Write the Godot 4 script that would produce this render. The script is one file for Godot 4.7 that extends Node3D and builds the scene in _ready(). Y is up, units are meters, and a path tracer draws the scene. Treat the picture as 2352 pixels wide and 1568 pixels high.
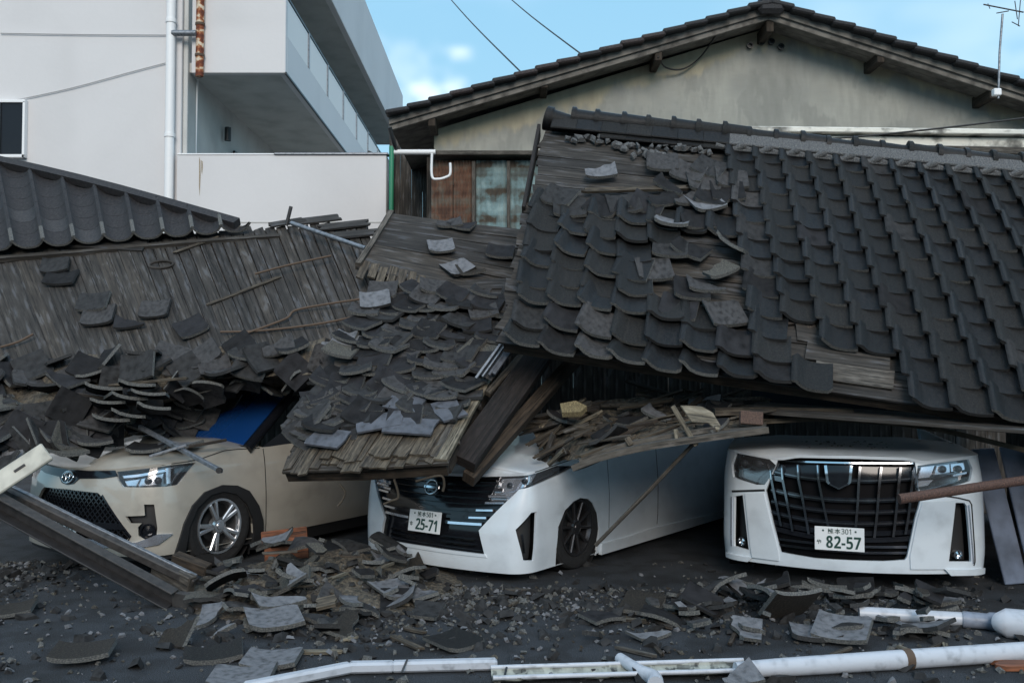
extends Node3D
# A street of collapsed houses after an earthquake: three cars under fallen tiled roofs, a white apartment block and a gabled house behind.

const F := 2100.0                                   # lens length in units of the survey picture (2352 wide)
const EYE := Vector3(0, 1.55, 0)
var PITCH := deg_to_rad(1.9)
var rng := RandomNumberGenerator.new()
var M := {}
var TX := {}
var counts := {}

# ---------------------------------------------------------------- survey: a bearing and a distance become a point in metres
func at(u: float, v: float, d: float) -> Vector3:
	var x := (u - 1176.0) / F
	var y := -(v - 784.0) / F
	var r := Vector3(x, y * cos(PITCH) + sin(PITCH), -cos(PITCH) + y * sin(PITCH))
	return EYE + r * (d / -r.z)

func on_ground(u: float, v: float, h := 0.0) -> Vector3:
	var x := (u - 1176.0) / F
	var y := -(v - 784.0) / F
	var r := Vector3(x, y * cos(PITCH) + sin(PITCH), -cos(PITCH) + y * sin(PITCH))
	return EYE + r * ((h - EYE.y) / r.y)

# ---------------------------------------------------------------- geometry collector
class Geo:
	var v := PackedVector3Array()
	var n := PackedVector3Array()
	var t := PackedVector2Array()

	func tri(a: Vector3, b: Vector3, c: Vector3, na: Vector3, nb: Vector3, nc: Vector3, ta := Vector2.ZERO, tb := Vector2.ZERO, tc := Vector2.ZERO) -> void:
		var g := (b - a).cross(c - a)
		if g.length_squared() < 1e-16:
			return
		if g.dot(na + nb + nc) > 0.0:
			v.append_array([a, c, b]); n.append_array([na, nc, nb]); t.append_array([ta, tc, tb])
		else:
			v.append_array([a, b, c]); n.append_array([na, nb, nc]); t.append_array([ta, tb, tc])

	func quad(a: Vector3, b: Vector3, c: Vector3, d: Vector3, out := Vector3.ZERO, uv := Vector2.ZERO) -> void:
		var nn := (b - a).cross(d - a).normalized()
		if nn == Vector3.ZERO:
			nn = (c - b).cross(d - c).normalized()
		if nn.dot(out) < 0.0:
			nn = -nn
		var w := (b - a).length()
		var h := (d - a).length()
		tri(a, b, c, nn, nn, nn, uv, uv + Vector2(w, 0), uv + Vector2(w, h))
		tri(a, c, d, nn, nn, nn, uv, uv + Vector2(w, h), uv + Vector2(0, h))

	# a box with chamfered edges
	func box(xf: Transform3D, s: Vector3, bev := 0.0, uv := Vector2.ZERO) -> void:
		var h := s * 0.5
		bev = minf(bev, minf(h.x, minf(h.y, h.z)) * 0.9)
		for ax in 3:
			for sg in [-1.0, 1.0]:
				var i := (ax + 1) % 3
				var j := (ax + 2) % 3
				var q := []
				for c in [[-1, -1], [1, -1], [1, 1], [-1, 1]]:
					var p := Vector3.ZERO
					p[ax] = h[ax] * sg
					p[i] = (h[i] - bev) * c[0]
					p[j] = (h[j] - bev) * c[1]
					q.append(xf * p)
				var o := Vector3.ZERO
				o[ax] = sg
				# keep the length of the box along u
				if s[j] > s[i]:
					quad(q[0], q[3], q[2], q[1], xf.basis * o, uv)
				else:
					quad(q[0], q[1], q[2], q[3], xf.basis * o, uv)
		if bev <= 0.0:
			return
		for ax in 3:
			var i := (ax + 1) % 3
			var j := (ax + 2) % 3
			for si in [-1.0, 1.0]:
				for sj in [-1.0, 1.0]:
					var a := Vector3.ZERO; var b := Vector3.ZERO; var c := Vector3.ZERO; var d := Vector3.ZERO
					a[ax] = -(h[ax] - bev); a[i] = h[i] * si; a[j] = (h[j] - bev) * sj
					b = a; b[ax] = -a[ax]
					d[ax] = a[ax]; d[i] = (h[i] - bev) * si; d[j] = h[j] * sj
					c = d; c[ax] = -d[ax]
					var o := Vector3.ZERO; o[i] = si; o[j] = sj
					quad(xf * a, xf * b, xf * c, xf * d, xf.basis * o, uv)
		for sx in [-1.0, 1.0]:
			for sy in [-1.0, 1.0]:
				for sz in [-1.0, 1.0]:
					var sg := Vector3(sx, sy, sz)
					var a := xf * (Vector3(h.x, h.y - bev, h.z - bev) * sg)
					var b := xf * (Vector3(h.x - bev, h.y, h.z - bev) * sg)
					var c := xf * (Vector3(h.x - bev, h.y - bev, h.z) * sg)
					var o := (xf.basis * sg).normalized()
					tri(a, b, c, o, o, o)

	# a tube through points; r may be one radius or one per point
	func tube(p: PackedVector3Array, r, sides := 10, caps := true, flat_y := 1.0) -> void:
		var up := Vector3.UP
		var rings := []
		var nors := []
		for k in p.size():
			var d := (p[mini(k + 1, p.size() - 1)] - p[maxi(k - 1, 0)]).normalized()
			if absf(d.dot(up)) > 0.97:
				up = Vector3(0.3, 0, 1).normalized()
			var x := d.cross(up).normalized()
			var y := x.cross(d).normalized()
			up = y
			var rr: float = r[k] if r is Array else r
			var ring := PackedVector3Array()
			var nor := PackedVector3Array()
			for i in sides + 1:
				var a := TAU * i / sides
				var o := x * cos(a) + y * sin(a) * flat_y
				ring.append(p[k] + o * rr)
				nor.append((x * cos(a) * flat_y + y * sin(a)).normalized())
			rings.append(ring)
			nors.append(nor)
		var run := 0.0
		for k in p.size() - 1:
			var l := p[k].distance_to(p[k + 1])
			for i in sides:
				var u0 := Vector2(run, 0.3 * i / sides)
				var u1 := Vector2(run + l, 0.3 * (i + 1) / sides)
				tri(rings[k][i], rings[k][i + 1], rings[k + 1][i + 1], nors[k][i], nors[k][i + 1], nors[k + 1][i + 1], u0, Vector2(u0.x, u1.y), u1)
				tri(rings[k][i], rings[k + 1][i + 1], rings[k + 1][i], nors[k][i], nors[k + 1][i + 1], nors[k + 1][i], u0, u1, Vector2(u1.x, u0.y))
			run += l
		if caps:
			for e in [0, p.size() - 1]:
				var o: Vector3 = (p[0] - p[1] if e == 0 else p[e] - p[e - 1]).normalized()
				for i in sides:
					tri(p[e], rings[e][i], rings[e][i + 1], o, o, o)

	# profile of (radius, along) turned about the x axis of xf
	func lathe(xf: Transform3D, prof: PackedVector2Array, sides := 40, a0 := 0.0, a1 := TAU) -> void:
		for k in prof.size() - 1:
			var p := prof[k]
			var q := prof[k + 1]
			var e := q - p
			for i in sides:
				var a := a0 + (a1 - a0) * i / sides
				var b := a0 + (a1 - a0) * (i + 1) / sides
				var da := Vector3(0, cos(a), sin(a))
				var db := Vector3(0, cos(b), sin(b))
				# outward: perpendicular to the profile
				var na := xf.basis * (da * e.y + Vector3(-e.x, 0, 0)).normalized()
				var nb := xf.basis * (db * e.y + Vector3(-e.x, 0, 0)).normalized()
				var p0 := xf * (da * p.x + Vector3(p.y, 0, 0))
				var p1 := xf * (db * p.x + Vector3(p.y, 0, 0))
				var q0 := xf * (da * q.x + Vector3(q.y, 0, 0))
				var q1 := xf * (db * q.x + Vector3(q.y, 0, 0))
				tri(p0, p1, q1, na, nb, nb)
				tri(p0, q1, q0, na, nb, na)

	# a flat outline (x, z of xf) with thickness along y
	func slab(xf: Transform3D, poly: PackedVector2Array, th: float, uvo := Vector2.ZERO) -> void:
		var idx := Geometry2D.triangulate_polygon(poly)
		var up := xf.basis.y.normalized()
		for k in range(0, idx.size(), 3):
			for s in [0.5, -0.5]:
				var a := poly[idx[k]]; var b := poly[idx[k + 1]]; var c := poly[idx[k + 2]]
				tri(xf * Vector3(a.x, th * s, a.y), xf * Vector3(b.x, th * s, b.y), xf * Vector3(c.x, th * s, c.y), up * s * 2.0, up * s * 2.0, up * s * 2.0, a + uvo, b + uvo, c + uvo)
		var mid := Vector2.ZERO
		for q in poly:
			mid += q / poly.size()
		for k in poly.size():
			var a := poly[k]; var b := poly[(k + 1) % poly.size()]
			var o := (a + b) * 0.5 - mid
			quad(xf * Vector3(a.x, th * 0.5, a.y), xf * Vector3(b.x, th * 0.5, b.y), xf * Vector3(b.x, -th * 0.5, b.y), xf * Vector3(a.x, -th * 0.5, a.y), xf.basis * Vector3(o.x, 0, o.y), uvo)

	# an outline with holes laid on a curved surface given by map(Vector2) -> Vector3, with returned edges of depth th
	func panel(outline: PackedVector2Array, holes: Array, map: Callable, step: float, th: float, rim: Geo = null, back := false) -> void:
		var lo := outline[0]
		var hi := outline[0]
		for p in outline:
			lo = lo.min(p); hi = hi.max(p)
		var nx := maxi(1, ceili((hi.x - lo.x) / step))
		var ny := maxi(1, ceili((hi.y - lo.y) / step))
		var st := Vector2((hi.x - lo.x) / nx, (hi.y - lo.y) / ny)
		for i in nx:
			for j in ny:
				var o := lo + Vector2(i, j) * st
				var cell := PackedVector2Array([o, o + Vector2(st.x, 0), o + st, o + Vector2(0, st.y)])
				var bits: Array = Geometry2D.intersect_polygons(cell, outline)
				for h in holes:
					var nxt := []
					for b in bits:
						for c in Geometry2D.clip_polygons(b, h):
							if not Geometry2D.is_polygon_clockwise(c):
								nxt.append(c)
					bits = nxt
				for b in bits:
					var idx := Geometry2D.triangulate_polygon(b)
					var ps := []
					var ns := []
					for q in b:
						ps.append(map.call(q))
						ns.append(normal_of(map, q))
					for k in range(0, idx.size(), 3):
						var x := idx[k]; var y := idx[k + 1]; var z := idx[k + 2]
						tri(ps[x], ps[y], ps[z], ns[x], ns[y], ns[z], b[x], b[y], b[z])
						if back:
							tri(ps[x] - ns[x] * th, ps[y] - ns[y] * th, ps[z] - ns[z] * th, -ns[x], -ns[y], -ns[z], b[x], b[y], b[z])
		if th <= 0.0:
			return
		var edge: Geo = rim if rim else self
		for ring in [outline] + holes:
			var m := Vector2.ZERO
			for q in ring:
				m += q / ring.size()
			for k in ring.size():
				var a: Vector2 = ring[k]
				var b: Vector2 = ring[(k + 1) % ring.size()]
				var c := maxi(1, ceili(a.distance_to(b) / step))
				for i in c:
					var p := a.lerp(b, float(i) / c)
					var q := a.lerp(b, float(i + 1) / c)
					var np := normal_of(map, p)
					var nq := normal_of(map, q)
					var P: Vector3 = map.call(p)
					var Q: Vector3 = map.call(q)
					if ring != outline and not Geometry2D.is_point_in_polygon((p + q) * 0.5, outline):
						continue
					var side := (Q - P).cross(np)
					edge.quad(P, Q, Q - nq * th, P - np * th, side)

	static func normal_of(map: Callable, p: Vector2) -> Vector3:
		var e := 0.004
		var dx: Vector3 = map.call(p + Vector2(e, 0)) - map.call(p - Vector2(e, 0))
		var dy: Vector3 = map.call(p + Vector2(0, e)) - map.call(p - Vector2(0, e))
		return dx.cross(dy).normalized()

	func mesh(more: Array = []) -> ArrayMesh:
		var m := ArrayMesh.new()
		for g in [self] + more:
			if g.v.is_empty():
				continue
			var a := []
			a.resize(Mesh.ARRAY_MAX)
			a[Mesh.ARRAY_VERTEX] = g.v
			a[Mesh.ARRAY_NORMAL] = g.n
			a[Mesh.ARRAY_TEX_UV] = g.t
			m.add_surface_from_arrays(Mesh.PRIMITIVE_TRIANGLES, a)
		return m

# ---------------------------------------------------------------- a curved sheet through measured points (a across, b down)
class Patch:
	var g: Array
	var bump: FastNoiseLite
	var high := 0.0

	func _init(rows: Array) -> void:
		g = rows

	func p(a: float, b: float) -> Vector3:
		var ny: int = g.size() - 1
		var nx: int = g[0].size() - 1
		var j := clampi(floori(b * ny), 0, ny - 1)
		var i := clampi(floori(a * nx), 0, nx - 1)
		var fb := b * ny - j
		var fa := a * nx - i
		var q: Vector3 = g[j][i].lerp(g[j][i + 1], fa).lerp(g[j + 1][i].lerp(g[j + 1][i + 1], fa), fb)
		if bump:
			q += Vector3(0, 0.7, 0.7) * bump.get_noise_3d(q.x, q.y, q.z) * high
		return q

	func frame(a: float, b: float) -> Transform3D:
		var e := 0.01
		var x := (p(a + e, b) - p(a - e, b)).normalized()
		var z := (p(a, b + e) - p(a, b - e))
		var y := z.cross(x).normalized()
		return Transform3D(Basis(x, y, x.cross(y)), p(a, b))

# ---------------------------------------------------------------- nodes
func numbered(called: String) -> String:
	var k: int = counts.get(called, 0)
	counts[called] = k + 1
	return called if k == 0 else "%s_%03d" % [called, k]

func tag(o: Node, label := "", category := "", group := "", kind := "") -> void:
	if label: o.set_meta("label", label)
	if category: o.set_meta("category", category)
	if group: o.set_meta("group", group)
	if kind or category: o.set_meta("kind", kind if kind else "thing")

func thing(called: String, label: String, category: String, where := Vector3.ZERO, group := "") -> Node3D:
	var o := Node3D.new()
	o.name = numbered(called)
	add_child(o)
	o.position = where
	tag(o, label, category, group)
	return o

# one mesh as a part of parent (or as a thing of its own when parent is null)
func put(mesh, called: String, mats, parent: Node = null, xf := Transform3D()) -> MeshInstance3D:
	var o := MeshInstance3D.new()
	o.mesh = mesh.mesh() if mesh is Geo else mesh
	o.name = numbered(called) if parent == null else called
	if mats is Array:
		for k in mini(mats.size(), o.mesh.get_surface_count()):
			o.set_surface_override_material(k, mats[k])
	else:
		o.material_override = mats
	if parent == null:
		add_child(o)
	else:
		parent.add_child(o, true)
	o.transform = xf
	return o

func single(mesh, called: String, mats, label: String, category: String, group := "", xf := Transform3D(), kind := "") -> MeshInstance3D:
	var o := put(mesh, called, mats, null, xf)
	tag(o, label, category, group, kind)
	return o

func boxed(size: Vector3, bev := 0.0) -> Geo:
	var g := Geo.new()
	g.box(Transform3D(), size, bev)
	return g

# a straight bar of section (w, h) from p to q; up gives the direction of h
func bar(p: Vector3, q: Vector3, w: float, h: float, up := Vector3.UP, bev := 0.004) -> Geo:
	var g := Geo.new()
	add_bar(g, p, q, w, h, up, bev)
	return g

func bar_frame(p: Vector3, q: Vector3, up := Vector3.UP) -> Transform3D:
	var x := (q - p).normalized()
	if absf(x.dot(up.normalized())) > 0.98:
		up = Vector3(0.1, 0.2, 1)
	var z := x.cross(up).normalized()
	return Transform3D(Basis(x, z.cross(x), z), (p + q) * 0.5)

func add_bar(g: Geo, p: Vector3, q: Vector3, w: float, h: float, up := Vector3.UP, bev := 0.004) -> void:
	g.box(bar_frame(p, q, up), Vector3(p.distance_to(q), h, w), bev, Vector2(rng.randf() * 3.0, rng.randf() * 3.0))

# a broken board: ragged ends, thickness th, lying in the frame of xf along x
func board(l: float, w: float, th: float, ragged := 0.05) -> Geo:
	var g := Geo.new()
	var poly := PackedVector2Array()
	var n := 4
	for k in n + 1:
		poly.append(Vector2(-l * 0.5 + rng.randf() * ragged, -w * 0.5 + w * k / n))
	for k in n + 1:
		poly.append(Vector2(l * 0.5 - rng.randf() * ragged, w * 0.5 - w * k / n))
	g.slab(Transform3D(), poly, th, Vector2(rng.randf() * 4.0, rng.randf() * 4.0))
	return g

# a continuous bent strip of section (w, h)
func bent(pts: PackedVector3Array, w: float, h: float) -> Geo:
	var g := Geo.new()
	var run := rng.randf() * 3.0
	var prev := []
	for k in pts.size():
		var d := (pts[mini(k + 1, pts.size() - 1)] - pts[maxi(k - 1, 0)]).normalized()
		var side := d.cross(Vector3.UP).normalized()
		var up := side.cross(d).normalized()
		var ring := []
		for c in [[-1, -1], [1, -1], [1, 1], [-1, 1]]:
			ring.append(pts[k] + side * w * 0.5 * c[0] + up * h * 0.5 * c[1])
		if k:
			var l := pts[k].distance_to(pts[k - 1])
			for i in 4:
				var j := (i + 1) % 4
				g.quad(prev[i], ring[i], ring[j], prev[j], (ring[i] + ring[j]) * 0.5 - pts[k], Vector2(run, i * 0.37))
			run += l
		else:
			g.quad(ring[0], ring[1], ring[2], ring[3], -d)
		prev = ring
	g.quad(prev[0], prev[1], prev[2], prev[3], pts[pts.size() - 1] - pts[pts.size() - 2])
	return g

func path(pts: Array) -> PackedVector3Array:
	return PackedVector3Array(pts)

# a rounded path through points
func smooth(pts: Array, n := 6) -> PackedVector3Array:
	var c := Curve3D.new()
	for k in pts.size():
		var d: Vector3 = (pts[mini(k + 1, pts.size() - 1)] - pts[maxi(k - 1, 0)]) / 6.0
		c.add_point(pts[k], -d, d)
	var o := PackedVector3Array()
	for k in (pts.size() - 1) * n + 1:
		o.append(c.sample(mini(k / n, pts.size() - 2), float(k - mini(k / n, pts.size() - 2) * n) / n))
	return o

# ---------------------------------------------------------------- materials
func noise(freq: float, oct := 4, sd := 1, type := FastNoiseLite.TYPE_SIMPLEX_SMOOTH) -> FastNoiseLite:
	var f := FastNoiseLite.new()
	f.noise_type = type
	f.frequency = freq
	f.fractal_octaves = oct
	f.seed = sd
	return f

func noise_tex(freq: float, oct: int, sd: int, stops: Array, size := 512, type := FastNoiseLite.TYPE_SIMPLEX_SMOOTH) -> NoiseTexture2D:
	var t := NoiseTexture2D.new()
	t.width = size
	t.height = size
	t.seamless = true
	t.noise = noise(freq, oct, sd, type)
	var r := Gradient.new()
	r.offsets = PackedFloat32Array(stops.map(func(s): return s[0]))
	r.colors = PackedColorArray(stops.map(func(s): return s[1] if s[1] is Color else Color(s[1], s[1], s[1])))
	t.color_ramp = r
	return t

func lin(r: float, g: float, b: float) -> Color:
	return Color(r, g, b).linear_to_srgb()

func mat(called: String, c: Color, rough := 0.8, tex: Texture2D = null, scale := 1.0, bump: Texture2D = null, bump_cm := 0.0, world := true) -> StandardMaterial3D:
	var m := StandardMaterial3D.new()
	m.resource_name = called
	m.albedo_color = c
	m.roughness = rough
	if tex:
		m.albedo_texture = tex
	if bump:
		m.heightmap_enabled = true
		m.heightmap_texture = bump
		m.heightmap_scale = bump_cm
	if (tex or bump) and scale > 0.0:
		m.uv1_triplanar = true
		m.uv1_world_triplanar = world
		m.uv1_scale = Vector3.ONE * scale
	M[called] = m
	return m

func uv_mat(called: String, c: Color, rough: float, tex: Texture2D, sc: Vector2, bump: Texture2D = null, bump_cm := 0.0) -> StandardMaterial3D:
	var m := mat(called, c, rough, tex, 0.0, bump, bump_cm)
	m.uv1_scale = Vector3(sc.x, sc.y, 1)
	return m

# grey wood: fibres along u, checks, paler weathered flecks
func wood_image(size: int, sd: int, fleck: float) -> ImageTexture:
	var im := Image.create(size, size, false, Image.FORMAT_RGB8)
	var a := noise(0.02, 3, sd)
	var b := noise(0.06, 3, sd + 7)
	var c := noise(0.012, 4, sd + 3)
	for y in size:
		for x in size:
			# wrap by folding the coordinate so that the picture tiles
			var fx := absf(x - size * 0.5)
			var g := a.get_noise_2d(fx * 0.12, y * 3.2) * 0.5 + b.get_noise_2d(fx * 0.25, y * 6.0) * 0.4
			var p := c.get_noise_2d(fx * 0.9, y * 2.0)
			var q := 0.62 + g * 0.32 + p * 0.22
			var col := Color(q, q * 0.955, q * 0.90)
			if p > 0.18:
				col = col.lerp(Color(0.92, 0.94, 0.98), clampf((p - 0.18) * 3.0, 0, 1) * fleck)
			if g < -0.26:
				col = col * 0.45
			im.set_pixel(x, y, col)
	return ImageTexture.create_from_image(im)

func make_materials() -> void:
	TX.grime = noise_tex(0.012, 5, 11, [[0.0, 0.5], [0.45, 0.85], [1.0, 1.0]])
	TX.blotch = noise_tex(0.006, 6, 21, [[0.0, 0.55], [0.4, 0.8], [0.6, 0.92], [1.0, 1.0]])
	TX.soft = noise_tex(0.006, 6, 27, [[0.0, 0.86], [0.5, 0.95], [1.0, 1.0]])
	TX.fine = noise_tex(0.16, 3, 5, [[0.0, 0.35], [0.5, 0.7], [0.72, 0.9], [1.0, 1.0]])
	TX.bump = noise_tex(0.09, 4, 9, [[0.0, 0.0], [1.0, 1.0]])
	TX.rough = noise_tex(0.02, 5, 13, [[0.0, 0.0], [1.0, 1.0]])
	TX.clay = noise_tex(0.03, 6, 31, [[0.0, Color(0.42, 0.43, 0.45)], [0.45, Color(0.72, 0.73, 0.74)], [0.62, Color(0.84, 0.84, 0.82)], [0.8, Color(1, 1, 0.97)], [1.0, Color(1, 1, 1)]])
	TX.asphalt = noise_tex(0.2, 3, 41, [[0.0, 0.3], [0.42, 0.55], [0.58, 0.75], [0.7, 0.95], [1.0, 1.0]], 1024)
	TX.wood = wood_image(512, 3, 0.75)
	TX.wood2 = wood_image(512, 23, 0.15)
	# tiles: fired grey clay, a few firings
	for k in 4:
		var b: float = [0.012, 0.019, 0.015, 0.028][k]
		var w: Array = [[1.0, 1.0, 1.03], [1.0, 1.01, 1.0], [1.0, 1.0, 1.06], [1.02, 1.0, 0.98]][k]
		var m := mat("roof_tile_%d" % k, lin(b * w[0], b * w[1], b * w[2]), [0.5, 0.58, 0.46, 0.64][k], TX.clay, [2.2, 2.9, 1.7, 3.4][k], TX.bump, 0.35)
		m.uv1_offset = Vector3(k * 0.31, k * 0.17, 0)
		m.metallic_specular = 0.36
		# the same clay with a film of dust where it has tumbled
		b = [0.022, 0.045, 0.031, 0.072][k]
		m = mat("dusty_tile_%d" % k, lin(b * w[0], b * w[1], b * w[2] * 1.04), 0.85, TX.grime, [1.6, 2.3, 1.3, 2.8][k], TX.rough, 0.5)
		m.uv1_offset = Vector3(k * 0.27, k * 0.13, 0)
		m.metallic_specular = 0.3
	mat("tile_edge", lin(0.2, 0.198, 0.19), 0.9, TX.clay, 5.0, TX.bump, 0.5)
	mat("tile_edge_dark", lin(0.042, 0.042, 0.043), 0.85, TX.clay, 5.0)
	mat("tile_pale", lin(0.19, 0.195, 0.21), 0.85, TX.grime, 2.5, TX.bump, 0.4)
	mat("tile_clay", lin(0.15, 0.14, 0.12), 0.95, TX.clay, 4.0, TX.bump, 0.6)
	mat("tile_earth", lin(0.05, 0.042, 0.034), 0.95, TX.clay, 4.0, TX.bump, 1.0)
	mat("mortar", lin(0.22, 0.22, 0.225), 0.9, TX.clay, 4.0, TX.bump, 0.8)
	# woods
	var tones := {"deck_a": [0.108, 0.107, 0.107], "deck_b": [0.088, 0.088, 0.09], "deck_c": [0.118, 0.112, 0.106], "deck_d": [0.068, 0.069, 0.072]}
	for k in tones:
		uv_mat(k, lin(tones[k][0], tones[k][1], tones[k][2]), 0.85, TX.wood, Vector2(0.45, 0.9), TX.wood, 0.4)
	tones = {"stub_a": [0.23, 0.205, 0.165], "stub_b": [0.16, 0.143, 0.12], "beam_dark": [0.036, 0.03, 0.031], "beam_brown": [0.1, 0.08, 0.062], "lath_pale": [0.42, 0.40, 0.33], "lath_mid": [0.17, 0.15, 0.12], "board_grey": [0.2, 0.195, 0.185]}
	for k in tones:
		uv_mat(k, lin(tones[k][0], tones[k][1], tones[k][2]), 0.85, TX.wood2, Vector2(0.9, 1.6), TX.wood2, 0.5)
	uv_mat("orange_wood", lin(0.52, 0.2, 0.1), 0.6, TX.wood2, Vector2(0.7, 1.2), TX.wood2, 0.2)
	mat("earth", lin(0.16, 0.135, 0.105), 0.95, TX.clay, 1.5, TX.rough, 4.0)
	# metals, plastics, plasters
	mat("white_wall", lin(0.64, 0.625, 0.625), 0.75, noise_tex(0.003, 6, 61, [[0.0, 0.95], [0.5, 0.985], [1.0, 1.0]]), 0.2, TX.bump, 0.1)
	mat("white_trim", lin(0.78, 0.78, 0.78), 0.5)
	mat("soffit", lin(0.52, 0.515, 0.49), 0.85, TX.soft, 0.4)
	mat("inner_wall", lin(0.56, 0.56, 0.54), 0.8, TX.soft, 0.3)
	mat("black_metal", lin(0.02, 0.022, 0.024), 0.4)
	mat("frosted", lin(0.78, 0.76, 0.74), 0.85)
	mat("rust_pipe", lin(1, 1, 1), 0.75, noise_tex(0.008, 4, 71, [[0.0, Color(0.3, 0.14, 0.08)], [0.4, Color(0.45, 0.22, 0.12)], [0.55, Color(0.62, 0.38, 0.22)], [0.7, Color(0.8, 0.72, 0.62)], [1.0, Color(0.85, 0.82, 0.76)]]), 1.6, TX.bump, 0.5)
	mat("dark_glass", lin(0.02, 0.024, 0.03), 0.06).metallic_specular = 0.25
	mat("green_pipe", lin(0.03, 0.22, 0.12), 0.5)
	mat("pvc", lin(0.5, 0.53, 0.58), 0.35, noise_tex(0.02, 6, 81, [[0.0, 0.7], [0.28, 0.93], [0.4, 0.985], [1.0, 1.0]]), 0.9, TX.bump, 0.05)
	mat("pvc_dirty", lin(0.46, 0.48, 0.42), 0.55, noise_tex(0.02, 5, 83, [[0.0, 0.12], [0.33, 0.25], [0.42, 0.8], [1.0, 1.0]]), 1.0, TX.bump, 0.2)
	mat("galvanised", lin(0.3, 0.32, 0.35), 0.42, TX.grime, 3.0).metallic = 0.6
	mat("dark_steel", lin(0.035, 0.033, 0.034), 0.6, TX.grime, 2.0)
	mat("dark_steel_paint", lin(0.06, 0.055, 0.052), 0.65, TX.grime, 2.5)
	mat("rusty_pole", lin(0.17, 0.095, 0.075), 0.75, TX.clay, 5.0, TX.bump, 0.4)
	mat("blue_grey_board", lin(0.15, 0.185, 0.26), 0.55, TX.blotch, 1.0, TX.bump, 0.1)
	mat("wall_cable", lin(0.4, 0.4, 0.4), 0.7)
	mat("cable", lin(0.02, 0.02, 0.02), 0.6)
	mat("cream_panel", lin(0.66, 0.64, 0.55), 0.6, TX.blotch, 1.2)
	mat("rusty_wire", lin(0.09, 0.06, 0.04), 0.8)
	mat("house_eave_wood", lin(0.2, 0.185, 0.165), 0.85, TX.blotch, 1.2, TX.bump, 0.3)
	mat("verge_tile", lin(0.075, 0.055, 0.055), 0.7, TX.clay, 2.5, TX.bump, 0.4)
	mat("verge_tile_dark", lin(0.04, 0.038, 0.042), 0.7, TX.clay, 2.5, TX.bump, 0.4)
	mat("ledge_white", lin(0.8, 0.78, 0.7), 0.8, noise_tex(0.01, 6, 91, [[0.0, 0.3], [0.35, 0.75], [0.5, 0.96], [1.0, 1.0]]), 0.5, TX.bump, 0.3)
	mat("rust_sheet", lin(1, 1, 1), 0.85, noise_tex(0.012, 6, 93, [[0.0, Color(0.2, 0.15, 0.13)], [0.4, Color(0.36, 0.26, 0.21)], [0.55, Color(0.47, 0.34, 0.27)], [0.7, Color(0.4, 0.38, 0.34)], [1.0, Color(0.5, 0.5, 0.46)]]), 0.8, TX.bump, 0.3)
	mat("teal_sheet", lin(1, 1, 1), 0.7, noise_tex(0.01, 6, 95, [[0.0, Color(0.2, 0.16, 0.13)], [0.33, Color(0.3, 0.27, 0.23)], [0.42, Color(0.38, 0.45, 0.45)], [0.6, Color(0.46, 0.55, 0.56)], [0.85, Color(0.58, 0.66, 0.66)], [1.0, Color(0.6, 0.7, 0.7)]]), 0.7, TX.bump, 0.3)
	# cars
	var m := mat("paint_white", lin(0.66, 0.72, 0.77), 0.3, noise_tex(0.012, 6, 101, [[0.0, 0.88], [0.35, 0.96], [0.5, 0.99], [1.0, 1.0]]), 0.6)
	m.clearcoat_enabled = true; m.clearcoat = 1.0; m.clearcoat_roughness = 0.05
	m = mat("paint_beige", lin(0.43, 0.4, 0.345), 0.34, noise_tex(0.012, 6, 103, [[0.0, 0.86], [0.35, 0.95], [0.5, 0.99], [1.0, 1.0]]), 0.6)
	m.metallic = 0.1
	m.clearcoat_enabled = true; m.clearcoat = 1.0; m.clearcoat_roughness = 0.06
	m = mat("gloss_black", lin(0.008, 0.009, 0.012), 0.12)
	mat("grille_black", lin(0.006, 0.006, 0.007), 0.5).metallic_specular = 0.15
	mat("matt_black", lin(0.014, 0.014, 0.015), 0.6)
	mat("tyre", lin(0.018, 0.018, 0.019), 0.85, TX.grime, 4.0)
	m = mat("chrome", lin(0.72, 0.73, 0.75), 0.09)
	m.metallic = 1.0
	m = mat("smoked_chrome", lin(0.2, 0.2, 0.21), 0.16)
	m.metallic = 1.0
	m = mat("alloy", lin(0.62, 0.63, 0.65), 0.2)
	m.metallic = 0.9
	m = mat("dark_alloy", lin(0.07, 0.07, 0.075), 0.3)
	m.metallic = 0.7
	m = mat("lamp_reflector", lin(0.75, 0.78, 0.86), 0.18)
	m.metallic = 0.85
	m = mat("lens", Color(0.95, 0.97, 1.0, 0.03), 0.03)
	m.transparency = BaseMaterial3D.TRANSPARENCY_ALPHA
	m = mat("blue_screen", lin(0.006, 0.04, 0.15), 0.15)
	m.clearcoat_enabled = true; m.clearcoat = 1.0; m.clearcoat_roughness = 0.04
	mat("shingle_red", lin(0.15, 0.09, 0.07), 0.85, TX.clay, 6.0)
	mat("shingle_grey", lin(0.11, 0.088, 0.075), 0.85, TX.clay, 6.0)
	mat("ribbed_tile", lin(0.036, 0.034, 0.038), 0.75, TX.clay, 2.0, TX.bump, 0.3)
	mat("ribbed_tile_pale", lin(0.05, 0.047, 0.05), 0.6, TX.clay, 2.0, TX.bump, 0.3)
	mat("slate_sheet", lin(0.11, 0.118, 0.14), 0.7, TX.grime, 2.0, TX.bump, 0.2)
	mat("plate_white", lin(0.74, 0.76, 0.77), 0.45)
	mat("plate_green", lin(0.01, 0.05, 0.04), 0.5)

# ---------------------------------------------------------------- tiles
# pantile: x across, z down the slope, y out of the roof
func loose_map(p: Vector2) -> Vector3:
	# seen loose, a tile is a shallow trough with one raised lip and a small dip near its head
	var t := p.x / 0.15
	return Vector3(p.x, 0.016 * t * t + 0.012 * exp(-pow((t + 0.9) / 0.14, 2.0)) - 0.004 * t, -p.y)

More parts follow.
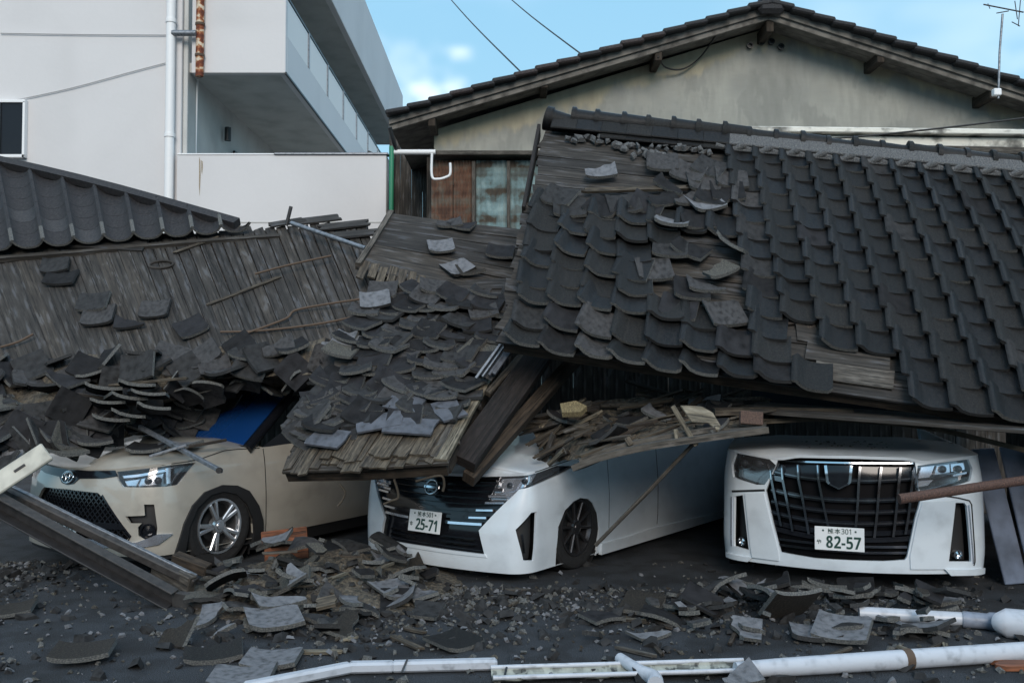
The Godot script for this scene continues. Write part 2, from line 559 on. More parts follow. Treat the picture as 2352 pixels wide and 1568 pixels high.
func tile_map(p: Vector2) -> Vector3:
	var t := p.x / 0.15
	var h := 0.0
	var prof := [[-1.1, 0.036], [-0.95, 0.056], [-0.8, 0.058], [-0.62, 0.042], [-0.35, 0.014], [-0.1, 0.002], [0.3, 0.0], [0.8, 0.006], [1.1, 0.016]]
	for k in prof.size() - 1:
		if t >= prof[k][0] and t <= prof[k + 1][0]:
			var f: float = (t - prof[k][0]) / (prof[k + 1][0] - prof[k][0])
			h = lerpf(prof[k][1], prof[k + 1][1], f)
	return Vector3(p.x, h, -p.y)

var loose_meshes := []
var chip_meshes := []
var tile_meshes := []      # 0, 1, 2 whole (chipped corners), then broken ones
var shard_meshes := []

func tile_of(outline: PackedVector2Array, loose := false) -> ArrayMesh:
	var g := Geo.new()
	var r := Geo.new()
	g.panel(outline, [], loose_map if loose else tile_map, 0.0501, 0.025 if loose else 0.021, r, true)
	return g.mesh([r])

func ragged(a: Vector2, b: Vector2, n: int, amp: float) -> Array:
	var o := []
	var s := (b - a).orthogonal().normalized()
	for k in range(1, n):
		o.append(a.lerp(b, float(k) / n) + s * rng.randf_range(-amp, amp))
	return o

func make_tiles() -> void:
	var w := 0.15
	tile_meshes.append(tile_of(PackedVector2Array([Vector2(-w, -w), Vector2(w, -w), Vector2(w, w), Vector2(-w, w)])))
	tile_meshes.append(tile_of(PackedVector2Array([Vector2(-w, -w), Vector2(w - 0.03, -w), Vector2(w, -w + 0.025), Vector2(w, w), Vector2(-w + 0.035, w), Vector2(-w, w - 0.03)])))
	tile_meshes.append(tile_of(PackedVector2Array([Vector2(-w + 0.02, -w), Vector2(w, -w), Vector2(w, w - 0.05), Vector2(w - 0.03, w - 0.02), Vector2(0.04, w), Vector2(-w, w), Vector2(-w, -w + 0.03)])))
	for o in [[[-w, -w], [w, -w], [w, w - 0.03], [w - 0.025, w], [-w, w]], [[-w + 0.03, -w], [w - 0.03, -w], [w, -w + 0.025], [w, w], [-w + 0.035, w], [-w, w - 0.03], [-w, -w + 0.02]], [[-w + 0.02, -w], [w, -w], [w, w - 0.05], [w - 0.03, w - 0.02], [0.04, w], [-w, w], [-w, -w + 0.03]]]:
		loose_meshes.append(tile_of(pv(o), true))
	for k in 5:
		var cut: float = [0.02, -0.05, 0.06, 0.0, -0.02][k]
		var tilt: float = [0.06, -0.07, 0.03, 0.11, -0.1][k]
		var pts := [Vector2(-w, -w), Vector2(w, -w), Vector2(w, cut + tilt)]
		pts.append_array(ragged(Vector2(w, cut + tilt), Vector2(-w, cut - tilt), 6, 0.018))
		pts.append(Vector2(-w, cut - tilt))
		tile_meshes.append(tile_of(PackedVector2Array(pts)))
		loose_meshes.append(tile_of(PackedVector2Array(pts), true))
	for k in 6:
		var n := 4 + k % 3
		var pts := PackedVector2Array()
		var r0 := rng.randf_range(0.045, 0.085)
		for i in n:
			var a := TAU * i / n + rng.randf_range(-0.4, 0.4)
			var q := Vector2(cos(a) * rng.randf_range(1.1, 1.7), sin(a) * 0.8) * r0 * rng.randf_range(0.45, 1.3)
			pts.append(q + Vector2([0.05, -0.04, 0.0][k % 3], 0))
		shard_meshes.append(tile_of(pts, true))
	# angular crumbs: a skewed prism each
	for k in 5:
		var g := Geo.new()
		var n := 4 + k % 2
		var lo := []
		var hi := []
		for i in n:
			var a := TAU * i / n + rng.randf_range(-0.3, 0.3)
			lo.append(Vector3(cos(a) * 0.08 * rng.randf_range(0.7, 1.2), -0.02, sin(a) * 0.07 * rng.randf_range(0.7, 1.2)))
			hi.append(lo[i] * rng.randf_range(0.5, 0.95) + Vector3(0.01, rng.randf_range(0.03, 0.07), 0.005))
		var top := Vector3(0.01, 0.045, 0.0)
		for i in n:
			var j := (i + 1) % n
			g.quad(lo[i], lo[j], hi[j], hi[i], lo[i] + lo[j])
			var nn: Vector3 = (hi[i] - top).cross(hi[j] - top).normalized()
			nn = nn if nn.y > 0.0 else -nn
			g.tri(top, hi[i], hi[j], nn, nn, nn)
		chip_meshes.append(g.mesh())

func tile_mats(pale := 0.0, edge := 0.5, loose := false) -> Array:
	var body: Material = M["%s_%d" % ["dusty_tile" if loose else "roof_tile", rng.randi() % 4]]
	if rng.randf() < pale:
		body = M[["tile_pale", "tile_clay", "tile_pale", "tile_earth"][rng.randi() % 4]]
	return [body, M.tile_edge if rng.randf() < edge else M.tile_edge_dark]

func spin(ax: float, ay: float, az: float) -> Basis:
	return Basis.from_euler(Vector3(ax, ay, az))

# a tile that lies loose: a thing of its own
func loose_tile(xf: Transform3D, label: String, group: String, pale := 0.1, edge := 0.7, broken := 0.45, small := 0.0) -> void:
	var m: ArrayMesh
	var called := "roof_tile"
	var look := "whole"
	if rng.randf() < small:
		m = shard_meshes[rng.randi() % shard_meshes.size()]
		called = "tile_fragment"
		look = "small fragment of"
	elif rng.randf() < broken:
		m = loose_meshes[3 + rng.randi() % 5]
		look = "broken"
	else:
		m = loose_meshes[rng.randi() % 3]
	var mats := tile_mats(pale, edge, true)
	var tone := "dark grey"
	if mats[0] == M.tile_pale: tone = "pale grey"
	elif mats[0] == M.tile_clay: tone = "buff"
	elif mats[0] == M.tile_earth: tone = "earth-brown"
	elif mats[1] == M.tile_edge: tone = "pale-edged dark"
	xf.basis = xf.basis * Basis.from_scale(Vector3(0.88, 1.0, 0.86) * rng.randf_range(0.92, 1.04))
	var o := put(m, called, mats, null, xf)
	tag(o, "%s %s roof tile %s" % [look, tone, label], "roof tile", group)

# ---------------------------------------------------------------- planks laid on a sheet
func plank_on(pt: Patch, a0: float, b0: float, a1: float, b1: float, w: float, th: float, lift: float, along_b: bool, n := 8, rag := 0.02) -> Geo:
	# centre line runs from (a0, b0) to (a1, b1); w is in metres
	var g := Geo.new()
	var off := Vector2(rng.randf() * 5.0, rng.randf() * 5.0)
	var L := []
	var R := []
	var N := []
	var run := 0.0
	var U := []
	var warp := rng.randf_range(-0.006, 0.012)
	var last := Vector3.ZERO
	for k in n + 1:
		var f := float(k) / n
		var a := lerpf(a0, a1, f)
		var b := lerpf(b0, b1, f)
		var x := pt.frame(a, b)
		var dir := (pt.p(lerpf(a0, a1, f + 0.02), lerpf(b0, b1, f + 0.02)) - pt.p(lerpf(a0, a1, f - 0.02), lerpf(b0, b1, f - 0.02))).normalized()
		var side := dir.cross(x.basis.y).normalized()
		var c := x.origin + x.basis.y * (lift + warp * sin(f * 7.0 + off.x))
		var e0 := 0.0
		var e1 := 0.0
		if k == 0 or k == n:
			e0 = rng.randf_range(-rag, rag)
			e1 = rng.randf_range(-rag, rag)
		L.append(c - side * w * 0.5 + dir * e0)
		R.append(c + side * w * 0.5 + dir * e1)
		N.append(x.basis.y)
		if k:
			run += c.distance_to(last)
		last = c
		U.append(run)
	for k in n:
		var dn: Vector3 = -N[k] * th
		var dm: Vector3 = -N[k + 1] * th
		var u0 := off + Vector2(U[k], 0)
		var u1 := off + Vector2(U[k + 1], 0)
		g.tri(L[k], R[k], R[k + 1], N[k], N[k], N[k + 1], u0, u0 + Vector2(0, w), u1 + Vector2(0, w))
		g.tri(L[k], R[k + 1], L[k + 1], N[k], N[k + 1], N[k + 1], u0, u1 + Vector2(0, w), u1)
		g.tri(L[k] + dn, R[k] + dn, R[k + 1] + dm, -N[k], -N[k], -N[k + 1], u0, u0 + Vector2(0, w), u1 + Vector2(0, w))
		g.tri(L[k] + dn, R[k + 1] + dm, L[k + 1] + dm, -N[k], -N[k + 1], -N[k + 1], u0, u1 + Vector2(0, w), u1)
		g.quad(L[k], L[k + 1], L[k + 1] + dm, L[k] + dn, L[k] - R[k], u0)
		g.quad(R[k], R[k + 1], R[k + 1] + dm, R[k] + dn, R[k] - L[k], u0)
	for e in [0, n]:
		g.quad(L[e], R[e], R[e] - N[e] * th, L[e] - N[e] * th, L[e] - L[1 if e == 0 else n - 1], off)
	return g

func deck_mat() -> Material:
	return M[["deck_a", "deck_b", "deck_c", "deck_d", "deck_b", "deck_a"][rng.randi() % 6]]

# ---------------------------------------------------------------- setting
func build_ground() -> void:
	var g := Geo.new()
	g.quad(Vector3(-150, 0, 60), Vector3(150, 0, 60), Vector3(150, 0, -240), Vector3(-150, 0, -240), Vector3.UP)
	var m := mat("asphalt", lin(0.076, 0.089, 0.107), 0.9, TX.asphalt, 0.6, TX.asphalt, 1.2)
	m.detail_enabled = true
	m.detail_albedo = noise_tex(0.008, 6, 43, [[0.0, 0.55], [0.4, 0.75], [0.55, 0.92], [1.0, 1.0]])
	m.detail_blend_mode = BaseMaterial3D.BLEND_MODE_MUL
	var o := put(g, "ground", m)
	tag(o, "", "", "", "structure")

func build_apartments() -> void:
	var t := thing("apartment_building", "white apartment block with open side galleries and a white downpipe", "building", Vector3(-6, 0, -23))
	var O := -t.position
	var add := func(called: String, lo: Vector3, hi: Vector3, m, bev := 0.01, parent: Node = null) -> MeshInstance3D:
		return put(boxed(hi - lo, bev), called, m, parent if parent else t, Transform3D(Basis(), (lo + hi) * 0.5 + (O if parent == null else Vector3.ZERO)))
	# end wall that faces the street, left of the galleries
	add.call("end_wall", Vector3(-18, 0, -31), Vector3(-5.48, 14, -15), M.white_wall)
	# gallery floors
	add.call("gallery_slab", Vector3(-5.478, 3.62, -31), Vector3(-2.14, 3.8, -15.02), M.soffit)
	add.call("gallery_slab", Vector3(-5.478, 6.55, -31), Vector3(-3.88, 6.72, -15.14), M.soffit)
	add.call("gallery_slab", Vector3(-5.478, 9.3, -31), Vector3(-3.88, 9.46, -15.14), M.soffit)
	# lower terrace front: white parapet with a metal cap
	add.call("parapet", Vector3(-5.5, 2.2, -15.0), Vector3(-2.06, 5.1, -14.88), M.white_wall)
	add.call("parapet", Vector3(-2.18, 2.2, -31), Vector3(-2.06, 5.1, -15.003), M.white_wall)
	add.call("lower_wall", Vector3(-5.478, 0, -30.9), Vector3(-2.2, 3.6, -15.05), M.white_wall)
	add.call("parapet_cap", Vector3(-3.9, 5.1, -15.03), Vector3(-2.03, 5.14, -14.85), M.galvanised)
	add.call("parapet_cap", Vector3(-5.5, 5.1, -15.02), Vector3(-3.905, 5.13, -14.87), M.white_trim)
	# upper gallery end and side parapets
	add.call("parapet", Vector3(-5.32, 6.5, -15.13), Vector3(-3.76, 8.6, -15.0), M.white_wall)
	add.call("parapet", Vector3(-3.88, 6.5, -31), Vector3(-3.76, 7.16, -15.132), M.white_wall)
	add.call("parapet", Vector3(-3.88, 9.25, -31), Vector3(-3.74, 11.0, -14.6), M.white_wall)
	add.call("parapet", Vector3(-5.47, 9.25, -14.72), Vector3(-3.885, 11.0, -14.6), M.white_wall)
	add.call("parapet_drip", Vector3(-3.77, 6.47, -30.9), Vector3(-3.735, 6.52, -14.99), M.black_metal)
	# see-through railing panels on the upper gallery
	var rail := add.call("railing", Vector3(-3.85, 7.86, -31), Vector3(-3.79, 7.9, -15.14), M.black_metal, 0.004) as MeshInstance3D
	add.call("railing_foot", Vector3(-3.85, 7.165, -31), Vector3(-3.79, 7.2, -15.14), M.black_metal, 0.004)
	for k in 9:
		var z0 := -15.16 - k * 1.75
		add.call("railing_panel", Vector3(-3.835, 7.21, z0 - 1.68), Vector3(-3.805, 7.85, z0), M.frosted, 0.004)
		add.call("railing_post", Vector3(-3.86, 7.17, z0 - 1.74), Vector3(-3.78, 7.86, z0 - 1.69), M.galvanised, 0.004)
	# inner wall of the gallery with doors
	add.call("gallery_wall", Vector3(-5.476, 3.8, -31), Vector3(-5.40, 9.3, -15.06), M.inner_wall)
	for k in 4:
		var z := -17.6 - k * 3.4
		var d := add.call("gallery_door", Vector3(-5.4, 3.8, z - 1.5), Vector3(-5.36, 5.75, z), M.dark_glass) as MeshInstance3D
		put(boxed(Vector3(0.05, 2.05, 0.08), 0.005), "door_frame", M.galvanised, d, Transform3D(Basis(), Vector3(0.01, 0.02, 0.79)))
		put(boxed(Vector3(0.05, 0.08, 1.66), 0.005), "door_frame", M.galvanised, d, Transform3D(Basis(), Vector3(0.012, 1.0, 0)))
	add.call("meter_box", Vector3(-5.4, 4.3, -17.0), Vector3(-5.2, 5.5, -16.62), M.cream_panel)
	var lampg := Geo.new()
	lampg.tube(path([Vector3(-5.3, 6.1, -16.9) + O, Vector3(-5.3, 5.85, -16.9) + O]), 0.06, 10)
	put(lampg, "gallery_lamp", M.black_metal, t)
	var g := Geo.new()
	g.tube(smooth([at(452, 170, 15.5) + O, at(450, 240, 15.5) + O, at(447, 352, 15.5) + O]), 0.028, 8)
	put(g, "hanging_conduit", M.white_trim, t)
	g = Geo.new()
	g.tube(path([at(455, 172, 15.3) + O, at(525, 220, 17.0) + O]), 0.03, 8)
	put(g, "soffit_conduit", M.galvanised, t)
	# downpipes
	g = Geo.new()
	g.tube(path([Vector3(-5.63, 0, -14.9) + O, Vector3(-5.63, 13, -14.9) + O]), 0.075, 14)
	var dp := put(g, "downpipe", M.white_trim, t)
	for k in 5:
		g = Geo.new()
		g.tube(path([Vector3(-5.63, 1.6 + k * 1.9, -14.9) + O, Vector3(-5.63, 1.66 + k * 1.9, -14.9) + O]), 0.088, 14)
		put(g, "pipe_clip", M.white_trim, dp)
	g = Geo.new()
	g.tube(path([Vector3(-5.6, 7.12, -14.87) + O, Vector3(-5.2, 7.12, -14.87) + O]), 0.05, 10)
	put(g, "pipe_outlet", M.galvanised, t)
	g = Geo.new()
	g.tube(path([Vector3(-5.16, 6.42, -14.93) + O, Vector3(-5.16, 9.2, -14.93) + O]), 0.065, 12)
	var rp := put(g, "rusty_downpipe", M.rust_pipe, t)
	tag(rp, "rusty brown drain pipe with flaking paint")
	for k in 3:
		g = Geo.new()
		g.tube(path([Vector3(-5.16, 6.75 + k * 0.52, -14.93) + O, Vector3(-5.16, 6.79 + k * 0.52, -14.93) + O]), 0.078, 12)
		put(g, "pipe_clip", M.rusty_wire, rp)
	# stair window at the left
	var w := add.call("window", Vector3(-8.8, 5.12, -14.995), Vector3(-8.06, 5.98, -14.93), M.dark_glass) as MeshInstance3D
	var wo := Vector3(-8.43, 5.55, -14.9625)
	for e in [[-8.84, 5.98, -8.02, 6.03], [-8.84, 5.07, -8.02, 5.12], [-8.06, 5.07, -8.02, 6.0], [-8.45, 5.12, -8.42, 5.98]]:
		put(boxed(Vector3(e[2] - e[0], e[3] - e[1], 0.1), 0.005), "frame", M.black_metal if e[0] > -8.5 and e[0] < -8.4 else M.white_trim, w, Transform3D(Basis(), Vector3((e[0] + e[2]) * 0.5, (e[1] + e[3]) * 0.5, -14.95) - wo))
	# wires along the wall
	for e in [[[0, 76], [200, 79], [395, 80]], [[-40, 245], [150, 205], [300, 165], [388, 142]]]:
		g = Geo.new()
		g.tube(smooth(e.map(func(q): return at(q[0], q[1], 14.97) + O)), 0.008, 6)
		put(g, "wall_cable", M.wall_cable, t)
	# a joint in the cladding and rust runs below the old pipe
	add.call("cladding_joint", Vector3(-5.49, 3.985, -14.879), Vector3(-2.06, 4.0, -14.872), M.soffit, 0.0)
	var stain := mat("rust_stain", lin(0.6, 0.5, 0.36), 0.9, TX.fine, 1.0)
	for k in 2:
		g = Geo.new()
		var x := -5.12 + k * 0.035
		var y1: float = [4.75, 4.9, 4.5, 5.0][k]
		var h: float = [0.32, 0.12, 0.4, 0.1][k]
		g.slab(Transform3D(Basis(Vector3.RIGHT, PI / 2), Vector3(x, y1, -14.876) + O), PackedVector2Array([Vector2(-0.012, -h), Vector2(0.008, -h * 0.8), Vector2(0.014, 0), Vector2(0.002, h), Vector2(-0.009, h * 0.5)]), 0.004)
		put(g, "rust_stain", stain, t)
	g = Geo.new()
	g.tube(path([Vector3(-1.98, 0, -14.9) + O, Vector3(-1.98, 5.25, -14.9) + O]), 0.04, 10)
	put(g, "green_downpipe", M.green_pipe, t)
	g = Geo.new()
	var lz := at(798, 325, 22.0)
	g.box(Transform3D(Basis(Vector3.FORWARD, 0.5), Vector3(-3.7, lz.y, -23.5) + O), Vector3(0.16, 0.24, 0.16), 0.02)
	put(g, "bracket_lamp", M.black_metal, t)
	rail.set_meta("label", "black handrail above pale railing panels")

func build_house() -> void:
	var d := 12.6
	var t := thing("gabled_house", "grey plastered house with a broad low gable roof", "house", Vector3(3.6, 0, -16))
	var O := -t.position
	var z := -12.8
	# stained plaster: weather has washed the wall below the sheltered strip under the verge
	var apexx := 3.62
	var wall := Geo.new()
	var im := Image.create(1024, 384, false, Image.FORMAT_RGB8)
	var na := noise(0.012, 5, 5)
	var nb := noise(0.05, 4, 6)
	var nc := noise(0.006, 4, 8)
	for y in 384:
		for x in 1024:
			var wx := -1.2 + 9.8 * x / 1023.0
			var wy := 6.7 - 4.0 * y / 383.0
			var top := 6.42 - absf(wx - apexx) * (0.31 if wx < apexx else 0.325)
			var below := top - wy
			var n1 := na.get_noise_2d(x, y * 0.6)
			var n2 := nb.get_noise_2d(x * 1.2, y * 0.35)
			var n3 := nc.get_noise_2d(x, y)
			var c := Color(0.655, 0.652, 0.62)
			c = c.lerp(Color(0.615, 0.615, 0.59), smoothstep(-0.1, 0.25, n3 + n2 * 0.3))
			c = c.lerp(Color(0.57, 0.57, 0.545), smoothstep(0.0, 0.3, n1 + n2 * 0.5) * 0.8)
			# sheltered strip keeps its cream paint, with a ragged lower edge
			var edge := 0.24 + n1 * 0.22 + n2 * 0.08 + (0.08 if wx < apexx else -0.02)
			if below < edge + 0.02:
				c = c.lerp(Color(0.76, 0.71, 0.60), smoothstep(-0.02, 0.14, edge - below) * 0.75)
			# dark tide of old algae low on the wall
			if wy < 4.75 + n1 * 0.5 + n2 * 0.2 and wx > 1.5:
				c = c.lerp(Color(0.52, 0.515, 0.49), 0.6)
			im.set_pixel(x, y, c * (1.0 + n2 * 0.08))
	var pm := uv_mat("plaster_stained", lin(0.82, 0.83, 0.83), 0.9, ImageTexture.create_from_image(im), Vector2.ONE, TX.bump, 0.2)
	var outline := [Vector2(-1.1, 3.0), Vector2(8.4, 3.0), Vector2(8.4, 4.95), Vector2(apexx, 6.42), Vector2(-1.1, 4.96)]
	var idx := Geometry2D.triangulate_polygon(PackedVector2Array(outline))
	for k in range(0, idx.size(), 3):
		var p := []
		var uv := []
		for e in 3:
			var q: Vector2 = outline[idx[k + e]]
			p.append(Vector3(q.x, q.y, z) + O)
			uv.append(Vector2((q.x + 1.2) / 9.8, (6.7 - q.y) / 4.0))
		wall.tri(p[0], p[1], p[2], Vector3.BACK, Vector3.BACK, Vector3.BACK, uv[0], uv[1], uv[2])
	put(wall, "gable_wall", pm, t)
	var body := Geo.new()
	body.slab(Transform3D(Basis(Vector3.RIGHT, -PI / 2), Vector3(0, 0, -17.42) + O), PackedVector2Array([Vector2(-1.1, 0), Vector2(8.4, 0), Vector2(8.4, 4.95), Vector2(apexx, 6.42), Vector2(-1.1, 4.96)]), 9.2)
	put(body, "house_body", mat("plaster_plain", lin(0.36, 0.35, 0.32), 0.9, TX.blotch, 0.5), t)
	# roof slabs, with an overhang towards the street
	var eaveL := at(893, 290, 12.25)
	var apex := at(1768, 34, 12.25)
	var eaveR := apex + Vector3(5.2, -5.2 * 0.326, 0)
	for s in [[apex, eaveL], [apex, eaveR]]:
		var rs := Geo.new()
		var a: Vector3 = s[0] + O + Vector3(0, 0.03, 0)
		var b: Vector3 = s[1] + O + Vector3(0, 0.03, 0)
		var back := Vector3(0, 0, -9.5)
		var up := Vector3(0, 0.09, 0)
		rs.quad(a + up, b + up, b + up + back, a + up + back, Vector3.UP)
		rs.quad(a, b, b + back, a + back, Vector3.DOWN)
		rs.quad(a, b, b + up, a + up, Vector3.BACK)
		rs.quad(b, b + back, b + back + up, b + up, b - a)
		put(rs, "roof_slab", M.house_eave_wood, t)
		# barge board under the tile edge, set back a little
		var bb := Geo.new()
		add_bar(bb, a + Vector3(0, -0.03, -0.06), b + Vector3(0, -0.03, -0.06), 0.04, 0.09, Vector3.UP, 0.006)
		put(bb, "bargeboard", M.house_eave_wood, t)
		# soffit boards
		for k in 2:
			var sb := Geo.new()
			var zz := -0.16 - k * 0.2
			add_bar(sb, a + Vector3(0, -0.03, zz), b + Vector3(0, -0.03, zz), 0.192, 0.03, Vector3.UP, 0.004)
			put(sb, "soffit_board", M.house_eave_wood, t)
		# the tiles along the verge, one by one
		var L := a.distance_to(b)
		var n := int(L / 0.285)
		for k in n:
			var f0 := (k + 0.0) / n
			var p := a.lerp(b, f0) + Vector3(0, 0.10 + rng.randf() * 0.012, 0.03)
			var q := a.lerp(b, f0 + 1.12 / n) + Vector3(0, 0.135 + rng.randf() * 0.012, 0.03)
			var vt := Geo.new()
			add_bar(vt, p, q, 0.22, 0.065, Vector3.UP, 0.018)
			put(vt, "verge_tile", M.verge_tile if s[1] == eaveL and k > 4 and k < n - 3 and rng.randf() < 0.75 else M.verge_tile_dark, t)
	# ridge end
	var rg := Geo.new()
	rg.tube(path([apex + O + Vector3(0, 0.2, 0.1), apex + O + Vector3(0, 0.2, -9)]), 0.13, 14)
	var rc := put(rg, "ridge_cap", M.verge_tile_dark, t)
	rg = Geo.new()
	rg.box(Transform3D(Basis(), apex + O + Vector3(0, 0.07, 0.06)), Vector3(0.36, 0.16, 0.14), 0.05)
	put(rg, "ridge_end_tile", M.verge_tile_dark, rc)
	# purlin ends under the verge
	for e in [[1768, 62], [1512, 128], [1250, 190], [2022, 132], [2280, 214], [992, 278]]:
		var pb := Geo.new()
		var c := at(e[0], e[1], 12.35)
		pb.box(Transform3D(Basis(), Vector3(c.x, c.y, -12.56) + O), Vector3(0.1, 0.16, 0.5), 0.01)
		put(pb, "purlin_end", M.beam_brown, t)
	# vents near the apex
	for e in [[1722, 106], [1749, 98], [1771, 97], [1793, 109]]:
		var vb := Geo.new()
		var c := at(e[0], e[1], 12.78)
		vb.lathe(Transform3D(Basis(Vector3.UP, -PI / 2), c + O), PackedVector2Array([Vector2(0.04, -0.0), Vector2(0.045, 0.05), Vector2(0.03, 0.05), Vector2(0.03, 0.01), Vector2(0.0, 0.01)]), 14)
		put(vb, "vent", M.black_metal, t)
	# cables under the eaves
	var cb := Geo.new()
	cb.tube(smooth([at(1512, 130, 12.3) + O, at(1530, 155, 12.6) + O, at(1570, 158, 12.7) + O, at(1610, 130, 12.7) + O, at(1648, 75, 12.4) + O]), 0.012, 6)
	put(cb, "loose_cable", M.cable, t)
	cb = Geo.new()
	cb.tube(smooth([at(2420, 262, 11.0) + O, at(2200, 290, 11.0) + O, at(1990, 312, 11.0) + O, at(1850, 322, 11.0) + O]), 0.012, 6)
	put(cb, "service_cable", M.cable, t)
	# white fascia of the low annexe in front of the gable
	for e in [[1535, 2420, 291, 305, M.ledge_white], [1540, 2420, 306, 333, M.ledge_white]]:
		var lo := at(e[0], e[3], 11.3)
		var hi := at(e[1], e[2], 11.3)
		put(boxed(Vector3(hi.x - lo.x, hi.y - lo.y - 0.006, 0.5 if e[2] < 300 else 0.4), 0.012), "white_fascia", e[4], t, Transform3D(Basis(Vector3.BACK, -0.012), (lo + hi) * 0.5 + Vector3(0, 0, -0.25 if e[2] < 300 else -0.3) + O))
	for e in [[1850, 334, 2430, 352], [1880, 354, 2430, 384]]:
		var lo := at(e[0], e[3], 11.1)
		var hi := at(e[2], e[1], 11.1)
		var g := Geo.new()
		g.box(Transform3D(), Vector3(hi.x - lo.x, hi.y - lo.y - 0.006, 0.06), 0.008, Vector2(1, 2))
		put(g, "weathered_board", M.board_grey, t, Transform3D(Basis(Vector3.BACK, -0.02), (lo + hi) * 0.5 + O))
	# street-side wall below the plaster: rusty and blue-green metal sheets, each with ribs
	var ledge0 := at(985, 352, 12.4)
	var ledge1 := at(1300, 352, 12.4)
	put(boxed(Vector3(ledge1.x - ledge0.x, 0.06, 0.5), 0.01), "wall_ledge", M.board_grey, t, Transform3D(Basis(), (ledge0 + ledge1) * 0.5 + Vector3(0, 0, -0.2) + O))
	var strips := [[990, 1040, "rust_sheet"], [1041, 1085, "rust_sheet"], [1093, 1165, "teal_sheet"], [1172, 1245, "teal_sheet"], [1246, 1330, "teal_sheet"]]
	for s in strips:
		var lo := at(s[0], 640, 12.55)
		var hi := at(s[1], 368, 12.55)
		var g := Geo.new()
		var n := 24
		var pr := PackedVector2Array()
		for k in n + 1:
			pr.append(Vector2(lerpf(lo.x, hi.x, float(k) / n), 0.012 * sin(k * PI / 2.0)))
		for k in n:
			g.quad(Vector3(pr[k].x, lo.y - 1.5, -12.55 + pr[k].y) + O, Vector3(pr[k + 1].x, lo.y - 1.5, -12.55 + pr[k + 1].y) + O, Vector3(pr[k + 1].x, hi.y, -12.55 + pr[k + 1].y) + O, Vector3(pr[k].x, hi.y, -12.55 + pr[k].y) + O, Vector3.BACK)
		put(g, "metal_sheet", M[s[2]], t)
	put(boxed(Vector3(2.6, 3.9, 0.05)), "sheet_backing", M.deck_c, t, Transform3D(Basis(), Vector3(-0.15 + 0.4, 2.2, -12.68) + O))
	for u in [1088, 1168]:
		var p := at(u, 370, 12.5)
		put(boxed(Vector3(0.05, 2.6, 0.05), 0.006), "wall_post", M.board_grey, t, Transform3D(Basis(), p + Vector3(0, -1.3, 0) + O))
	var pg := Geo.new()
	pg.tube(smooth([at(992, 352, 12.2) + O, at(992, 404, 12.2) + O, at(1006, 411, 12.2) + O, at(1026, 406, 12.2) + O, at(1034, 398, 12.2) + O, at(1034, 374, 12.2) + O]), 0.018, 8)
	put(pg, "white_pipe", M.white_trim, t)
	pg = Geo.new()
	pg.tube(path([at(905, 349, 12.3) + O, at(1000, 349, 12.3) + O]), 0.035, 10)
	put(pg, "eave_gutter", M.white_trim, t)
	pg = Geo.new()
	pg.tube(smooth([at(895, 292, 12.1) + O, at(905, 330, 12.2) + O, at(915, 352, 12.4) + O]), 0.03, 8)
	put(pg, "gutter_elbow", M.black_metal, t)
	# side wall of the alley
	put(boxed(Vector3(0.1, 4.6, 8.6), 0.0), "side_wall", M.deck_c, t, Transform3D(Basis(), Vector3(-1.16, 2.3, -17.2) + O))
	# boards added across the alley to stand in for its shade
	var b := thing("alley_shade_boards", "tall boards added between the two buildings to stand in for alley shade", "wall", Vector3(-1.55, 0, -15.1))
	for k in 5:
		put(boxed(Vector3(0.18, 5.7, 0.05), 0.008), "board", M.deck_c, b, Transform3D(Basis(), Vector3(-0.4 + k * 0.185, 2.85, 0)))
	# television aerial
	var a := thing("tv_antenna", "thin metal television aerial on the gable roof", "antenna", at(2296, 200, 11.8))
	var P := func(u, v): return at(u, v, 11.8) - a.position
	var mg := Geo.new()
	mg.tube(path([P.call(2294, 226), P.call(2297, 120), P.call(2304, 32)]), 0.014, 8)
	put(mg, "mast", M.galvanised, a)
	for e in [[2260, 10, 2352, 28, 0.009, "boom"], [2270, 8, 2275, 20, 0.005, "rod"], [2290, 30, 2318, 25, 0.007, "rod"], [2332, 2, 2338, 44, 0.006, "rod"], [2345, 0, 2340, 60, 0.006, "rod"], [2325, 50, 2344, 60, 0.006, "rod"]]:
		mg = Geo.new()
		mg.tube(path([P.call(e[0], e[1]), P.call(e[2], e[3])]), e[4], 6)
		put(mg, e[5], M.dark_steel_paint, a)
	put(boxed(Vector3(0.1, 0.09, 0.08), 0.01), "bracket", M.white_trim, a, Transform3D(Basis(), P.call(2290, 212)))
	# power lines overhead
	for e in [[1010, -30, 26, 1240, 208, 13.0], [1130, -40, 26, 1400, 172, 13.0]]:
		mg = Geo.new()
		var p0 := at(e[0], e[1], e[2])
		var p1 := at(e[3], e[4], e[5])
		mg.tube(smooth([p0 + (p0 - p1) * 0.5, p0, p0.lerp(p1, 0.5) + Vector3(0, -0.06, 0), p1]), 0.013, 6)
		var w := single(mg, "power_line", M.cable, "black power line running down to the roof beside the clouds" if e[0] < 1100 else "black power line running down to the roof nearer the gable top", "cable")

# ---------------------------------------------------------------- fallen roofs
var main_roof: Patch

func roof_point(a: float, b: float) -> Vector3:
	return main_roof.p(a, b)

